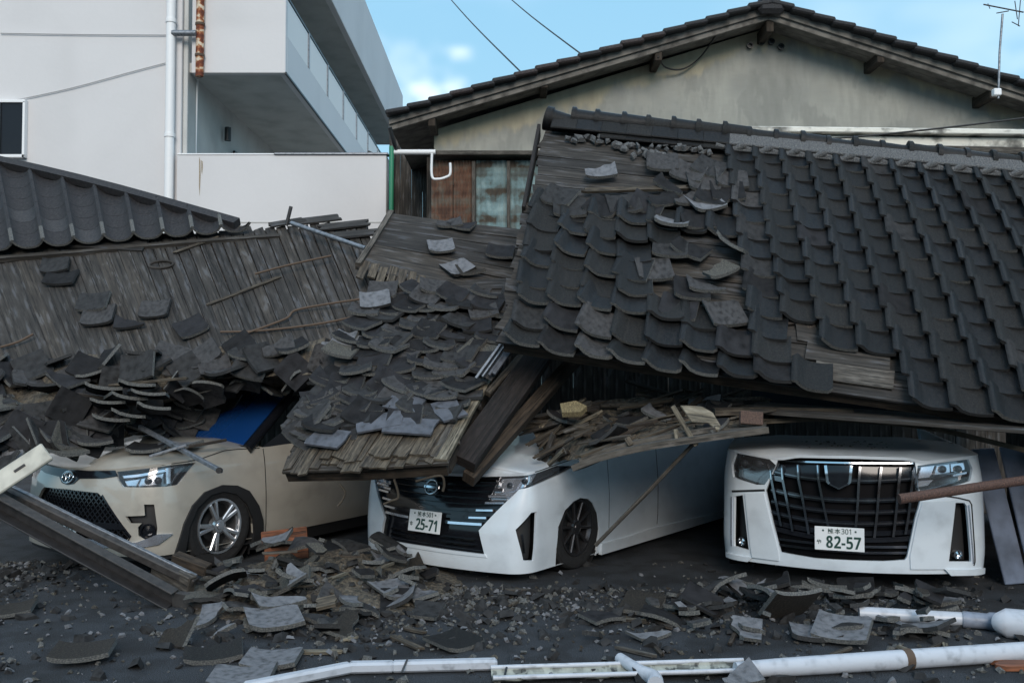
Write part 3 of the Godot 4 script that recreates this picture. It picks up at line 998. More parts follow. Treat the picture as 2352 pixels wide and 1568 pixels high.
func build_main_roof() -> void:
	main_roof = Patch.new([[Vector3(0.35, 3.85, -8.556), Vector3(5.152, 3.188, -7.82)], [Vector3(-0.018, 1.771, -6.762), Vector3(5.152, 0.97, -5.658)]])
	var t := thing("fallen_tiled_roof", "large dark tiled roof slope fallen over the two white cars", "roof", Vector3(2.5, 0, -8))
	var X := Transform3D(Basis(), -t.position)
	# sheathing boards, ridge to eave
	var rows := 20
	for j in rows:
		var b := (j + 0.5) / rows
		var a0 := -0.012 + rng.randf() * 0.006
		if j > 7:
			a0 = -0.02
		put(plank_on(main_roof, a0, b, 1.02, b, 0.134, 0.018, -0.03 + rng.randf() * 0.008, false, 12, 0.03), "sheathing_board", deck_mat(), t, X)
	# rafters below
	for i in 11:
		var a := i * 0.1 + 0.01
		put(plank_on(main_roof, a, -0.01, a, 0.985, 0.06, 0.09, -0.06, true, 3, 0.0), "rafter", M.beam_brown, t, X)
	put(plank_on(main_roof, -0.01, 0.985, 1.0, 0.985, 0.035, 0.10, -0.045, false, 6, 0.0), "eave_board", M.beam_brown, t, X)
	put(plank_on(main_roof, -0.01, 0.80, 1.0, 0.80, 0.12, 0.14, -0.16, false, 6, 0.0), "wall_plate", M.beam_brown, t, X)
	# the far slope of the same roof, falling away behind the ridge
	var far := Patch.new([[main_roof.p(0, 0), main_roof.p(1, 0)], [main_roof.p(0, 0) + Vector3(0, -1.3, -1.7), main_roof.p(1, 0) + Vector3(0, -1.3, -1.7)]])
	for j in 8:
		put(plank_on(far, 0.0, (j + 0.5) / 8.0, 1.0, (j + 0.5) / 8.0, 0.28, 0.018, -0.05, false, 3, 0.02), "far_slope_board", deck_mat(), t, X)
	# verge board at the broken end
	put(plank_on(main_roof, -0.02, 0.0, -0.018, 0.44, 0.03, 0.14, 0.02, true, 6, 0.02), "verge_board", M.beam_dark, t, X)
	var bare := [
		PackedVector2Array([Vector2(-0.1, -0.1), Vector2(0.329, -0.03), Vector2(0.341, 0.2), Vector2(0.36, 0.29), Vector2(0.299, 0.37), Vector2(0.272, 0.345), Vector2(0.19, 0.35), Vector2(0.112, 0.395), Vector2(-0.1, 0.40)]),
		PackedVector2Array([Vector2(0.242, 0.443), Vector2(0.305, 0.405), Vector2(0.335, 0.603), Vector2(0.322, 0.81), Vector2(0.286, 0.79), Vector2(0.262, 0.749), Vector2(0.205, 0.752), Vector2(0.199, 0.611)]),
		PackedVector2Array([Vector2(0.385, 0.70), Vector2(0.425, 0.76), Vector2(0.44, 0.855), Vector2(0.507, 0.86), Vector2(0.509, 1.1), Vector2(0.445, 1.1), Vector2(0.431, 0.90), Vector2(0.393, 0.88)])]
	var cols := 21
	var nrow := 13
	for i in cols:
		for j in nrow:
			var a := (i + 0.5) / 21.0
			var b := (j + 0.62) / 13.0
			if a > 0.97 and j > 2:
				continue
			var skip := false
			for q in bare:
				if Geometry2D.is_point_in_polygon(Vector2(a, b - 0.02), q):
					skip = true
			if skip:
				continue
			var loose := clampf(1.0 - (a - 0.2) / 0.2, 0.0, 1.0) if b > 0.3 else 0.0
			if a >= 0.33 and a < 0.5 and b > 0.3:
				loose = maxf(loose, 0.28)
			var da := rng.randf_range(-0.004, 0.004) * loose
			var db := rng.randf_range(-0.012, 0.014) * loose
			var f := main_roof.frame(a + da, b + db)
			var w := 1.0
			var yaw := rng.randf_range(-0.012, 0.012) + rng.randf_range(-0.15, 0.15) * loose
			var lift := 0.022 + loose * rng.randf() * 0.04
			# the left block has ridden up over the eave and sags at the end of the boards
			if a < 0.3 and b > 0.86:
				lift -= (b - 0.86) * 0.25
			var pitch := 0.07 + rng.randf_range(-0.008, 0.008) + rng.randf_range(-0.04, 0.2) * loose + (0.22 if j == nrow - 1 and a < 0.4 else 0.0)
			# stretch with the fan of the fallen slope
			w = (main_roof.p(a + 0.5 / 21.0, b) - main_roof.p(a - 0.5 / 21.0, b)).length() / 0.268
			var xf := f * Transform3D(spin(-pitch, yaw, rng.randf_range(-0.015, 0.015) * (1.0 + 4.0 * loose)), Vector3(0, lift, 0))
			xf.basis = xf.basis * Basis.from_scale(Vector3(w, 1.2, 0.93))
			var mm: ArrayMesh = tile_meshes[0] if rng.randf() > 0.25 + 0.4 * loose else tile_meshes[1 + rng.randi() % 2]
			put(mm, "tile", tile_mats(0.0, 0.16 + 0.7 * loose, rng.randf() < 0.05 + 0.12 * loose), t, X * xf)
	# ridge: end piece, then round caps over flat courses bedded in pale mortar
	for k in 21:
		var a := 0.048 + k * 0.0476
		var p := main_roof.p(a - 0.004, 0.0)
		var q := main_roof.p(a + 0.0476, 0.0)
		var sag := Vector3(0, 0.13 if k < 7 else 0.09, -0.06)
		var jit := Vector3(rng.randf_range(-0.01, 0.01), rng.randf_range(-0.012, 0.012), rng.randf_range(-0.015, 0.015))
		var g := Geo.new()
		g.tube(path([p + sag + jit, p.lerp(q, 0.14) + sag + jit, p.lerp(q, 0.2) + sag + jit, q + sag + jit]), [0.108, 0.108, 0.088, 0.078], 14)
		put(g, "ridge_cap", tile_mats(0.0, 0)[0], t, X)
	var g := Geo.new()
	var e0 := main_roof.p(-0.008, -0.02) + Vector3(0, 0.06, 0)
	var e1 := main_roof.p(0.04, -0.02) + Vector3(0, 0.02, 0)
	g.tube(path([e0, e0.lerp(e1, 0.25), e0.lerp(e1, 0.3), e1]), [0.115, 0.115, 0.095, 0.085], 14)
	put(g, "ridge_end_tile", M.roof_tile_0, t, X)
	for row in 2:
		for k in 21:
			var a := 0.03 + k * 0.0476
			if row == 1 and a < 0.10:
				continue
			var p := main_roof.frame(a, 0.006 + row * 0.016)
			g = Geo.new()
			g.box(Transform3D(spin(0.1, rng.randf_range(-0.03, 0.03), 0), Vector3(0, 0.075 - row * 0.03, 0)), Vector3(0.244, 0.026, 0.15), 0.008)
			put(g, "ridge_course_tile", tile_mats(0.0, 0)[0] if a < 0.36 else M.mortar, t, X * p)
	# mortar beads where the caps meet the field
	for k in 15:
		var a := 0.34 + k * 0.0476
		var p := main_roof.frame(a, 0.034)
		g = Geo.new()
		g.tube(path([Vector3(-0.13, 0.055, 0), Vector3(-0.03, 0.028, 0.01), Vector3(0.05, 0.03, 0.008), Vector3(0.11, 0.07, 0), Vector3(0.135, 0.075, -0.01)]), [0.022, 0.03, 0.03, 0.036, 0.026], 8)
		put(g, "mortar_bead", M.mortar, t, X * p)
	# torn felt and mortar scabs on the bare boards
	var scabs := [[0.07, 0.05, 0.3, 0.10], [0.12, 0.055, 0.32, 0.11], [0.165, 0.07, 0.3, 0.12], [0.19, 0.11, 0.26, 0.1], [0.23, 0.05, 0.2, 0.1], [0.28, 0.045, 0.24, 0.1]]
	for s in scabs:
		for k in 6:
			var cx := Transform3D(spin(rng.randf_range(-0.4, 0.4), rng.randf() * TAU, rng.randf_range(-0.4, 0.4)) * Basis.from_scale(Vector3(rng.randf_range(0.35, 0.75), rng.randf_range(0.4, 0.8), rng.randf_range(0.35, 0.6))), Vector3(-s[2] * 0.5 + s[2] * k / 5.0, 0.02, rng.randf_range(-0.05, 0.05)))
			put(chip_meshes[rng.randi() % 5], "mortar_lump", M.mortar, t, X * main_roof.frame(s[0], s[1]) * cx)
	# loose tiles that slid over the bare boards
	var lab := "displaced roof tile lying on the bare boards of the large tiled roof"
	for e in [[0.105, 0.22, 0.25, 0.1, 3], [0.215, 0.15, 0.1, 0.1, 0], [0.262, 0.19, -0.25, 0.1, 0], [0.30, 0.155, -0.35, 0.12, 0], [0.285, 0.23, 0.2, 0.05, 1], [0.285, 0.335, 0.5, 0.2, 2], [0.23, 0.44, -0.1, 0.5, 1], [0.27, 0.42, 0.2, 0.15, 0], [0.29, 0.63, 0.75, 0.35, 3], [0.325, 0.52, -0.6, 0.8, 1], [0.225, 0.56, 0.05, 0.2, 5], [0.20, 0.66, 0.3, 0.1, 1], [0.255, 0.72, 0.1, 0.2, 2], [0.235, 0.80, -0.05, 0.12, 1], [0.30, 0.80, 0.4, 0.1, 0], [0.19, 0.37, -0.15, 0.1, 2], [0.15, 0.385, 0.3, 0.12, 0], [0.115, 0.41, -0.3, 0.1, 1], [0.06, 0.43, 0.2, 0.15, 0], [0.235, 0.25, -0.4, 0.1, 4], [0.325, 0.27, 0.15, 0.1, 0], [0.30, 0.30, -0.2, 0.15, 1], [0.255, 0.31, 0.35, 0.1, 6], [0.335, 0.20, 0.1, 0.08, 2], [0.04, 0.38, -0.25, 0.12, 1], [0.26, 0.55, -0.4, 0.25, 5], [0.275, 0.69, 0.2, 0.3, 7], [0.21, 0.33, 0.5, 0.1, 3]]:
		var xf := main_roof.frame(e[0], e[1]) * Transform3D(spin(-e[3], e[2], rng.randf_range(-0.1, 0.1)), Vector3(0, 0.05, 0)) * Transform3D(Basis.from_scale(Vector3(0.93, 1.1, 0.93)), Vector3.ZERO)
		var pale: bool = e[0] in [0.105, 0.285, 0.23] and e[1] in [0.22, 0.335, 0.44]
		var o := put(loose_meshes[e[4]], "roof_tile", [M.tile_clay if e[1] == 0.63 else (M.tile_pale if pale else M["dusty_tile_%d" % (rng.randi() % 4)]), M.tile_edge], null, xf)
		tag(o, lab, "roof tile", "tiles displaced on the large roof")
	var st := main_roof.frame(0.15, 0.3)
	single(board(0.95, 0.05, 0.025), "roof_batten", M.lath_mid, "loose wooden batten across the bare boards of the tiled roof", "batten", "", st * Transform3D(spin(0, 0.22, 0), Vector3(0.1, 0.03, 0.0)))
	# torn underlay showing red-brown shingles
	for k in 7:
		put(plank_on(main_roof, 0.185 + k * 0.0135, 0.375, 0.187 + k * 0.0135, 0.46, 0.062, 0.012, 0.0, true, 2, 0.01), "shingle", M.shingle_red if k % 2 else M.shingle_grey, t, X)
	for k in 5:
		put(plank_on(main_roof, 0.392 + k * 0.0135, 0.71, 0.394 + k * 0.0135, 0.79, 0.062, 0.012, 0.0, true, 2, 0.01), "shingle", M.shingle_grey, t, X)
	for k in 3:
		put(plank_on(main_roof, 0.40 + k * 0.008, 0.815 + k * 0.062, 0.512, 0.815 + k * 0.062, 0.17, 0.012, -0.004 + k * 0.003, false, 3, 0.02), "shingle_sheet", M.board_grey if k == 2 else M.deck_a, t, X)

func build_centre_roof() -> void:
	var t := thing("broken_roof_slope", "broken roof slope with torn board ends sagging between the cars", "roof", Vector3(-0.6, 0, -7.5))
	var X := Transform3D(Basis(), -t.position)
	var up := Patch.new([[at(897, 494, 9.2), at(1215, 527, 9.3)], [at(822, 614, 8.5), at(1225, 705, 8.3)]])
	for j in 7:
		var b := (j + 0.5) / 7.0
		put(plank_on(up, -0.0, b, 1.05, b + 0.02, 0.158, 0.02, rng.randf() * 0.012, false, 5, 0.03), "sheathing_board", deck_mat(), t, X)
	put(plank_on(up, 0.0, -0.02, 0.0, 1.0, 0.05, 0.08, 0.045, true, 3, 0.01), "verge_board", M.board_grey, t, X)
	for k in 7:
		var a := 0.03 + k * 0.055
		put(plank_on(up, a, 0.93 - rng.randf() * 0.03, a + 0.012, 1.1 + rng.randf() * 0.08, 0.075, 0.02, 0.015, true, 2, 0.015), "torn_board_end", [M.stub_a, M.stub_b, M.lath_mid][rng.randi() % 3], t, X)
	for k in 4:
		put(plank_on(up, 0.1 + k * 0.28, 0.0, 0.1 + k * 0.28, 1.0, 0.06, 0.1, -0.025, true, 2, 0.0), "rafter", M.beam_brown, t, X)
	var low := Patch.new([[at(878, 645, 8.45), at(1215, 640, 8.5)], [at(770, 850, 7.4), at(1130, 850, 7.35)], [at(655, 1078, 6.5), at(1012, 1060, 6.3)]])
	for j in 20:
		var b := (j + 0.5) / 20.0
		put(plank_on(low, -0.02, b, 1.02, b, 0.17, 0.02, -0.02 + rng.randf() * 0.02, false, 5, 0.03), "sheathing_board", deck_mat(), t, X)
	for k in 6:
		put(plank_on(low, 0.04 + k * 0.19, 0.0, 0.04 + k * 0.19, 0.97, 0.07, 0.11, -0.045, true, 4, 0.0), "rafter", M.beam_brown, t, X)
	put(plank_on(low, -0.02, 0.985, 1.0, 0.985, 0.06, 0.09, -0.04, false, 4, 0.03), "eave_beam", M.beam_brown, t, X)
	put(plank_on(low, 0.0, 0.94, 0.98, 0.93, 0.05, 0.05, -0.12, false, 4, 0.05), "eave_batten", M.lath_mid, t, X)
	# weathered board ends along the eave: two layers
	for layer in 2:
		for k in 17:
			var a := 0.035 + k * 0.057 + rng.randf_range(-0.006, 0.006)
			var b0 := 0.80 + rng.randf() * 0.03 + layer * 0.06
			var b1 := 0.975 + rng.randf_range(-0.02, 0.03) + layer * 0.03 - (0.12 if layer == 0 and k < 4 else 0.0)
			put(plank_on(low, a + 0.008, b0, a - 0.012 + rng.randf_range(-0.008, 0.008), b1, rng.randf_range(0.05, 0.085), 0.016, 0.03 - layer * 0.02 + rng.randf() * 0.012, true, 2, 0.02), "torn_board_end", [M.stub_a, M.stub_b, M.stub_a, M.lath_mid][rng.randi() % 4], t, X)
	put(plank_on(low, 1.0, 0.42, 1.0, 1.0, 0.10, 0.03, 0.03, true, 5, 0.02), "verge_board", M.lath_pale, t, X)
	tag(t.get_child(t.get_child_count() - 1), "pale weathered verge board")
	put(plank_on(low, 0.955, 0.62, 0.95, 0.985, 0.05, 0.03, 0.035, true, 4, 0.02), "verge_batten", M.board_grey, t, X)
	# tiles left on the slope, tumbled downhill
	var lab := "on the broken slope between the cars"
	for j in 17:
		for i in 8:
			var b := 0.10 + j * 0.048
			var a := -0.03 + (i + 0.5) / 8.0 * 1.0 + rng.randf_range(-0.035, 0.035)
			var gone := 0.32 if b < 0.34 else 0.12
			if b > 0.72 and a > 0.45:
				gone = 0.55
			if b > 0.84 or rng.randf() < gone:
				continue
			# rows keep their order roughly, but every tile has slipped and turned
			var xf := low.frame(a, b + rng.randf_range(-0.02, 0.02)) * Transform3D(spin(rng.randf_range(-0.4, 0.1), -0.2 + rng.randf_range(-0.4, 0.4), rng.randf_range(-0.2, 0.2)), Vector3(0, 0.03 + rng.randf() * 0.06, 0))
			loose_tile(xf, lab, "tiles on the broken slope", 0.08, 0.8, 0.25)
	for k in 10:
		var xf := low.frame(rng.randf_range(-0.05, 0.06), rng.randf_range(0.66, 0.86)) * Transform3D(spin(rng.randf_range(-0.5, 0.2), rng.randf_range(-0.7, 0.7), rng.randf_range(-0.4, 0.2)), Vector3(0, 0.03 + rng.randf() * 0.06, 0))
		loose_tile(xf, lab, "tiles on the broken slope", 0.15, 0.85, 0.3)
	lab = "stranded on the upper boards of the broken slope"
	for e in [[0.42, 0.48, 0.3], [0.8, 0.42, 0.0], [0.55, 0.75, 0.8], [0.62, 0.72, 0.5], [0.42, 0.06, 0.2], [0.52, 0.08, -0.3], [0.9, 0.9, 0.1]]:
		var xf := up.frame(e[0], e[1]) * Transform3D(spin(-0.15, e[2], 0.1), Vector3(0, 0.05, 0))
		loose_tile(xf, lab, "tiles on the upper boards", 0.25, 0.8, 0.4)
	# flat felt-like sheets of slate grey at the foot of the slope
	for e in [[0.5, 0.83, 0.36, 0.2], [0.72, 0.86, 0.4, 0.2], [0.9, 0.78, 0.22, 0.3], [0.22, 0.9, 0.3, 0.2], [0.6, 0.72, 0.3, 0.28]]:
		var g := board(e[2], e[3], 0.016, 0.025)
		single(g, "slate_sheet", M.slate_sheet, "flat grey cladding sheet lying among tiles on the broken slope", "sheet", "grey sheets on the broken slope", low.frame(e[0], e[1]) * Transform3D(spin(-0.05, rng.randf_range(-0.4, 0.6), 0), Vector3(0, 0.075, 0)))
	# beams of the frame that stick out beside the slope
	single(bar(at(1262, 785, 7.5), at(1062, 1062, 6.55), 0.2, 0.1, Vector3(0, 0.6, 1)), "roof_beam", M.beam_dark, "dark purple-brown square beam leaning beside the pale verge board", "beam")
	single(bar(at(1330, 815, 7.6), at(1075, 1100, 6.6), 0.1, 0.11, Vector3(0, 0.6, 1)), "roof_beam", M.beam_brown, "rough brown round-edged rafter leaning under the tiled roof end", "beam")
	single(bar(at(1215, 800, 7.4), at(1120, 905, 7.0), 0.05, 0.05, Vector3(0, 0.6, 1)), "roof_batten", M.stub_b, "short brown batten behind the aluminium sash rail", "batten")
	# aluminium sash rail
	var s := thing("sash_rail", "broken aluminium window sash rail standing on the verge board", "window frame", at(1138, 825, 7.05))
	for e in [[-0.05, 0.02, "rail"], [0.0, 0.014, "rail"], [0.05, 0.02, "rail"], [0.085, 0.03, "rail"]]:
		put(bar(at(1170, 780, 7.1) - s.position + Vector3(e[0], e[0] * 0.25, 0.02), at(1108, 866, 6.95) - s.position + Vector3(e[0], e[0] * 0.25, 0.02), e[1], 0.03, Vector3(0, 0.6, 1), 0.003), e[2], M.galvanised if e[0] < 0.02 else M.slate_sheet, s)
	put(bar(at(1172, 785, 7.14) - s.position, at(1112, 866, 6.99) - s.position, 0.13, 0.008, Vector3(0, 0.6, 1), 0.0), "backing_strip", M.dark_steel, s)

func build_left_roof() -> void:
	var t := thing("stripped_roof_deck", "weathered roof deck of upright grey boards stripped of tiles", "roof", Vector3(-3, 0, -8.5))
	var X := Transform3D(Basis(), -t.position)
	var pt := Patch.new([[at(-225, 578, 8.65), at(310, 540, 8.95), at(838, 512, 9.3)], [at(-105, 880, 7.55), at(430, 850, 7.7), at(965, 815, 7.9)]])
	var n := 40
	for k in n:
		var a := (k + 0.5) / n
		put(plank_on(pt, a, 0.0 - rng.randf() * 0.012, a, 1.06, rng.randf_range(0.088, 0.097), 0.02, rng.randf() * 0.012, true, 6, 0.02), "deck_board", deck_mat(), t, X)
	for j in 6:
		put(plank_on(pt, -0.01, 0.01 + (j + 0.42) / 6.0, 1.0, 0.01 + (j + 0.42) / 6.0, 0.34, 0.01, -0.03, false, 4, 0.0), "roofing_felt", M.deck_d, t, X)
	for j in 4:
		put(plank_on(pt, 0.0, 0.1 + j * 0.27, 1.0, 0.1 + j * 0.27, 0.07, 0.08, -0.022, false, 4, 0.0), "purlin", M.beam_brown, t, X)
	# splinters, a knot and scabs of mortar on the boards
	for e in [[0.62, 0.12, 0.5, 0.012], [0.68, 0.5, 0.75, 0.01], [0.4, 0.1, 0.3, 0.01]]:
		put(board(e[2], 0.03, e[3]), "splinter", M.lath_mid, t, X * pt.frame(e[0], e[1]) * Transform3D(spin(0, 0.5, 0), Vector3(0, 0.02, 0)))
	var ring := Geo.new()
	var rp := []
	for k in 17:
		var an := TAU * k / 16
		rp.append(Vector3(cos(an) * 0.11, 0.014, sin(an) * 0.055))
	ring.tube(path(rp), 0.012, 6, false)
	put(ring, "knot", M.deck_c, t, X * pt.frame(0.53, 0.26))
	# torn top corner at the right
	for e in [[0.9, -0.03, 0.5, 0.12, 0.12], [0.95, 0.03, 0.55, 0.12, 0.1], [0.965, 0.11, 0.5, 0.12, 0.05], [0.83, -0.02, 0.4, 0.09, 0.2]]:
		put(board(e[2], e[3], 0.018, 0.06), "torn_board", M.deck_b, t, X * pt.frame(e[0], e[1]) * Transform3D(spin(-0.1, e[4], 0), Vector3(0, 0.03, 0)))
	# remaining tile field, ribbed, hip cut on the diagonal
	var f := thing("ribbed_tile_roof", "remaining ribbed tile roof corner with a scalloped lower edge", "roof", Vector3(-4, 0, -9))
	var XF := Transform3D(Basis(), -f.position)
	var q := Patch.new([[at(-160, 330, 10.1), at(600, 300, 10.7)], [at(-110, 585, 8.5), at(640, 527, 9.05)]])
	var wid := q.p(0, 1).distance_to(q.p(1, 1))
	var cols := int(wid / 0.262)
	for i in cols:
		# each column is a run of nested trough tiles from the hip down to the scalloped edge
		var nr := 10
		for j in nr:
			var b0 := float(j) / nr
			var b1 := float(j + 1) / nr
			var amid := (i + 0.5) / cols
			if b1 < 0.10 + amid * 1.0 or amid > 0.88:
				continue
			var hgt := func(p: Vector2) -> Vector3:
				# p.x 0..1 across the column, p.y 0..1 up the tile
				var a: float = (i + p.x) / cols
				var b: float = b1 + (b0 - b1) * p.y
				b = maxf(b, 0.075 + a * 1.01)
				var fr := q.frame(a, b)
				var x: float = absf(p.x - 0.5) * 2.0
				return fr.origin + fr.basis.y * (0.02 + 0.09 * pow(x, 2.8) + 0.002 * (1.0 - p.y))
			var g := Geo.new()
			var r := Geo.new()
			g.panel(pv([[0.0, 0.0], [1.0, 0.0], [1.0, 1.0], [0.0, 1.0]]), [], hgt, 0.126, 0.02, r)
			put(g.mesh([r]), "tile", [M.ribbed_tile if (i * 7 + j * 3) % 5 else M.ribbed_tile_pale, M.tile_edge if j == nr - 1 else M.ribbed_tile], f, XF)
	put(plank_on(q, -0.02, 1.02, 1.0, 1.02, 0.05, 0.05, -0.03, false, 5, 0.0), "eave_batten", M.deck_c, f, XF)
	put(plank_on(q, -0.05, 0.03, 0.87, 0.97, 0.1, 0.08, 0.11, false, 8, 0.0), "hip_course", M.ribbed_tile, f, XF)
	put(plank_on(q, -0.02, 0.25, 0.65, 0.97, 0.12, 0.06, -0.06, false, 6, 0.0), "hip_rafter", M.beam_brown, f, XF)
	put(plank_on(q, -0.03, 0.72, 0.6, 0.93, 0.6, 0.03, -0.03, false, 6, 0.0), "under_deck", M.deck_d, f, XF)
	# tiles stranded on the deck
	var lab := "stranded high on the upright board deck"
	for e in [[0.325, 0.22, 0.1], [0.33, 0.31, -0.1], [0.375, 0.52, 0.0], [0.375, 0.62, 0.05], [0.50, 0.60, 0.0], [0.44, 0.66, 0.1], [0.56, 0.74, 0.5]]:
		var xf := pt.frame(e[0] - 0.02, e[1]) * Transform3D(spin(-0.1, e[2], 0.05), Vector3(0, 0.04, 0))
		loose_tile(xf, lab, "tiles stranded on the deck", 0.0, 0.6, 0.2)
	# light pole and wires that fell on the deck
	var g := Geo.new()
	g.tube(path([at(668, 512, 9.0), at(838, 570, 8.7)]), 0.022, 8)
	single(g, "metal_tube", M.galvanised, "thin grey metal tube lying at the top of the board deck", "tube")
	g = Geo.new()
	g.tube(path([at(657, 518, 9.05), at(668, 474, 9.05)]), 0.018, 8)
	single(g, "iron_rod", M.dark_steel, "short dark rod sticking up above the board deck", "rod")
	for e in [[[865, 684, 8.3], [690, 712, 8.25], [655, 735, 8.15], [560, 770, 8.0]], [[880, 715, 8.2], [740, 745, 8.1], [600, 762, 8.05], [505, 765, 8.0]], [[760, 590, 8.75], [660, 612, 8.6], [585, 632, 8.5]], [[0, 800, 7.8], [40, 788, 7.85], [75, 770, 7.9]]]:
		g = Geo.new()
		g.tube(smooth(e.map(func(w): return at(w[0], w[1] - 3, w[2] - 0.03))), 0.011, 6)
		single(g, "fallen_wire", M.rusty_wire, "thin rusty wire trailing over the upright board deck", "wire", "wires on the board deck")

# ---------------------------------------------------------------- cars: a body belt wrapped round the nose and both flanks
class Car:
	var W: float
	var R: float
	var bow: float
	var lf: Array
	var ls: Array
	var top: Array
	var a: float
	var th0: float
	var arc: float
	var off := 0.0

	func _init(w, r, b, f, s, tp) -> void:
		W = w; R = r; bow = b; lf = f; ls = s; top = tp
		a = W - R
		for k in 20:
			th0 = atan(2.0 * bow / a)
			a = W - R * (1.0 - sin(th0))
		arc = R * (PI / 2 - th0)

	static func curve(t: Array, y: float) -> float:
		if y <= t[0][0]: return t[0][1]
		for k in t.size() - 1:
			if y <= t[k + 1][0]:
				var f: float = (y - t[k][0]) / (t[k + 1][0] - t[k][0])
				return lerpf(t[k][1], t[k + 1][1], f)
		return t[-1][1]

	static func soft(t: Array, y: float) -> float:
		return (curve(t, y - 0.04) + curve(t, y - 0.02) + curve(t, y) + curve(t, y + 0.02) + curve(t, y + 0.04)) / 5.0

	func plan(s: float) -> Vector3:
		var t := absf(s)
		var g := 1.0 if s >= 0.0 else -1.0
		var x: float; var z: float; var th: float
		if t < a:
			th = atan(2.0 * bow * t / (a * a)); x = t; z = -bow * (t / a) * (t / a)
		elif t < a + arc:
			th = th0 + (t - a) / R
			x = a + R * (sin(th) - sin(th0)); z = -bow + R * (cos(th) - cos(th0))
		else:
			th = PI / 2; x = W; z = -bow - R * cos(th0) - (t - a - arc)
		return Vector3(g * x, z, g * th)

	func skin(s: float, y: float) -> Vector3:
		var q := plan(s)
		var c := cos(q.z)
		var n := sin(q.z)
		return Vector3(q.x - signf(q.z) * Car.soft(ls, y) * n * n, y, q.y - Car.soft(lf, y) * c * c)

	func map(p: Vector2) -> Vector3:
		var q := skin(p.x, p.y)
		if off != 0.0:
			var e := 0.004
			var n := (skin(p.x + e, p.y) - skin(p.x - e, p.y)).cross(skin(p.x, p.y + e) - skin(p.x, p.y - e)).normalized()
			q += n * off
		return q

	func edge(s: float) -> float:
		return Car.soft(top, absf(s)) if top.size() > 1 else top[0][1]

func pv(a: Array) -> PackedVector2Array:
	var o := PackedVector2Array()
	for q in a:
		o.append(Vector2(q[0], q[1]))
	return o

func mirrored(a: PackedVector2Array) -> PackedVector2Array:
	var o := PackedVector2Array()
	for k in range(a.size() - 1, -1, -1):
		o.append(Vector2(-a[k].x, a[k].y))
	return o

# right half outline, from the centre line round to the centre line, completed by its mirror image
func both(a: Array) -> PackedVector2Array:
	var o := pv(a)
	var m := mirrored(o)
	for q in m:
		if absf(q.x) > 0.001:
			o.append(q)
	return o

# a strip of width w along a line of (s, y)
func strip(a: Array, w: float) -> PackedVector2Array:
	var L := PackedVector2Array()
	var R := []
	for k in a.size():
		var p := Vector2(a[k][0], a[k][1])
		var d := (Vector2(a[mini(k + 1, a.size() - 1)][0], a[mini(k + 1, a.size() - 1)][1]) - Vector2(a[maxi(k - 1, 0)][0], a[maxi(k - 1, 0)][1])).normalized()
		var s := d.orthogonal() * w * 0.5
		L.append(p + s)
		R.push_front(p - s)
	for q in R:
		L.append(q)
	return L

func skin_part(car: Car, outline: PackedVector2Array, off: float, th: float, called: String, m, parent: Node, step := 0.06, holes := []) -> MeshInstance3D:
	var g := Geo.new()
	car.off = off
	g.panel(outline, holes, car.map, step, th)
	car.off = 0.0
	return put(g, called, m, parent)

func belt(car: Car, s_end: float, y0: float, holes: Array, m, parent: Node, called := "body") -> MeshInstance3D:
	var o := PackedVector2Array()
	var n := 72
	for k in n + 1:
		var s := lerpf(-s_end, s_end, float(k) / n)
		o.append(Vector2(s, y0))
	for k in n + 1:
		var s := lerpf(s_end, -s_end, float(k) / n)
		o.append(Vector2(s, car.edge(s)))
	return skin_part(car, o, 0.0, 0.02, called, m, parent, 0.05, holes)

# bonnet between the two upper edges of the belt
func bonnet(car: Car, s_end: float, crown: float, m, parent: Node, lip := 0.004) -> MeshInstance3D:
	var g := Geo.new()
	var n := 46
	var c := 24
	var z0 := car.skin(0, car.edge(0)).z
	var row := func(k: int) -> Array:
		var s := s_end * pow(float(k) / n, 1.15)
		var e := car.skin(s, car.edge(s) + lip)
		var o := []
		for i in c + 1:
			var f := lerpf(-1.0, 1.0, float(i) / c)
			var rise := crown * (1.0 - exp((e.z - z0) / 0.22)) * (1.0 - pow(absf(f), 2.6))
			# two soft creases
			rise += 0.008 * exp(-pow((absf(f) - 0.55) / 0.1, 2.0)) * clampf((z0 - e.z) / 0.2, 0, 1)
			o.append(Vector3(e.x * f, e.y + rise, e.z + 0.012))
		return o
	var rows := []
	for k in n + 1:
		rows.append(row.call(k))
	var nor := func(k: int, i: int) -> Vector3:
		var dx: Vector3 = rows[k][mini(i + 1, c)] - rows[k][maxi(i - 1, 0)]
		var dz: Vector3 = rows[mini(k + 1, n)][i] - rows[maxi(k - 1, 0)][i]
		if dx.length() < 1e-5:
			dx = Vector3.RIGHT
		return dx.cross(dz).normalized()
	for k in n:
		for i in c:
			g.tri(rows[k][i], rows[k][i + 1], rows[k + 1][i + 1], nor.call(k, i), nor.call(k, i + 1), nor.call(k + 1, i + 1))
			g.tri(rows[k][i], rows[k + 1][i + 1], rows[k + 1][i], nor.call(k, i), nor.call(k + 1, i + 1), nor.call(k + 1, i))
	# turned-down edge
	for k in n:
		for i in [0, c]:
			var d := Vector3(0, -0.022, -0.004)
			g.quad(rows[k][i], rows[k + 1][i], rows[k + 1][i] + d, rows[k][i] + d, Vector3(rows[k][i].x, 0, 0.3))
	var b := put(g, "bonnet", m, parent)
	# shut line along both edges
	for sg in [-1, 1]:
		var line := []
		for k in 15:
			var s := lerpf(0.1, s_end * 0.98, k / 14.0)
			line.append([s * sg, car.edge(s) - 0.006])
		skin_part(car, strip(line, 0.007), 0.002, 0.004, "shut_line", M.matt_black, b, 0.1)
	return b

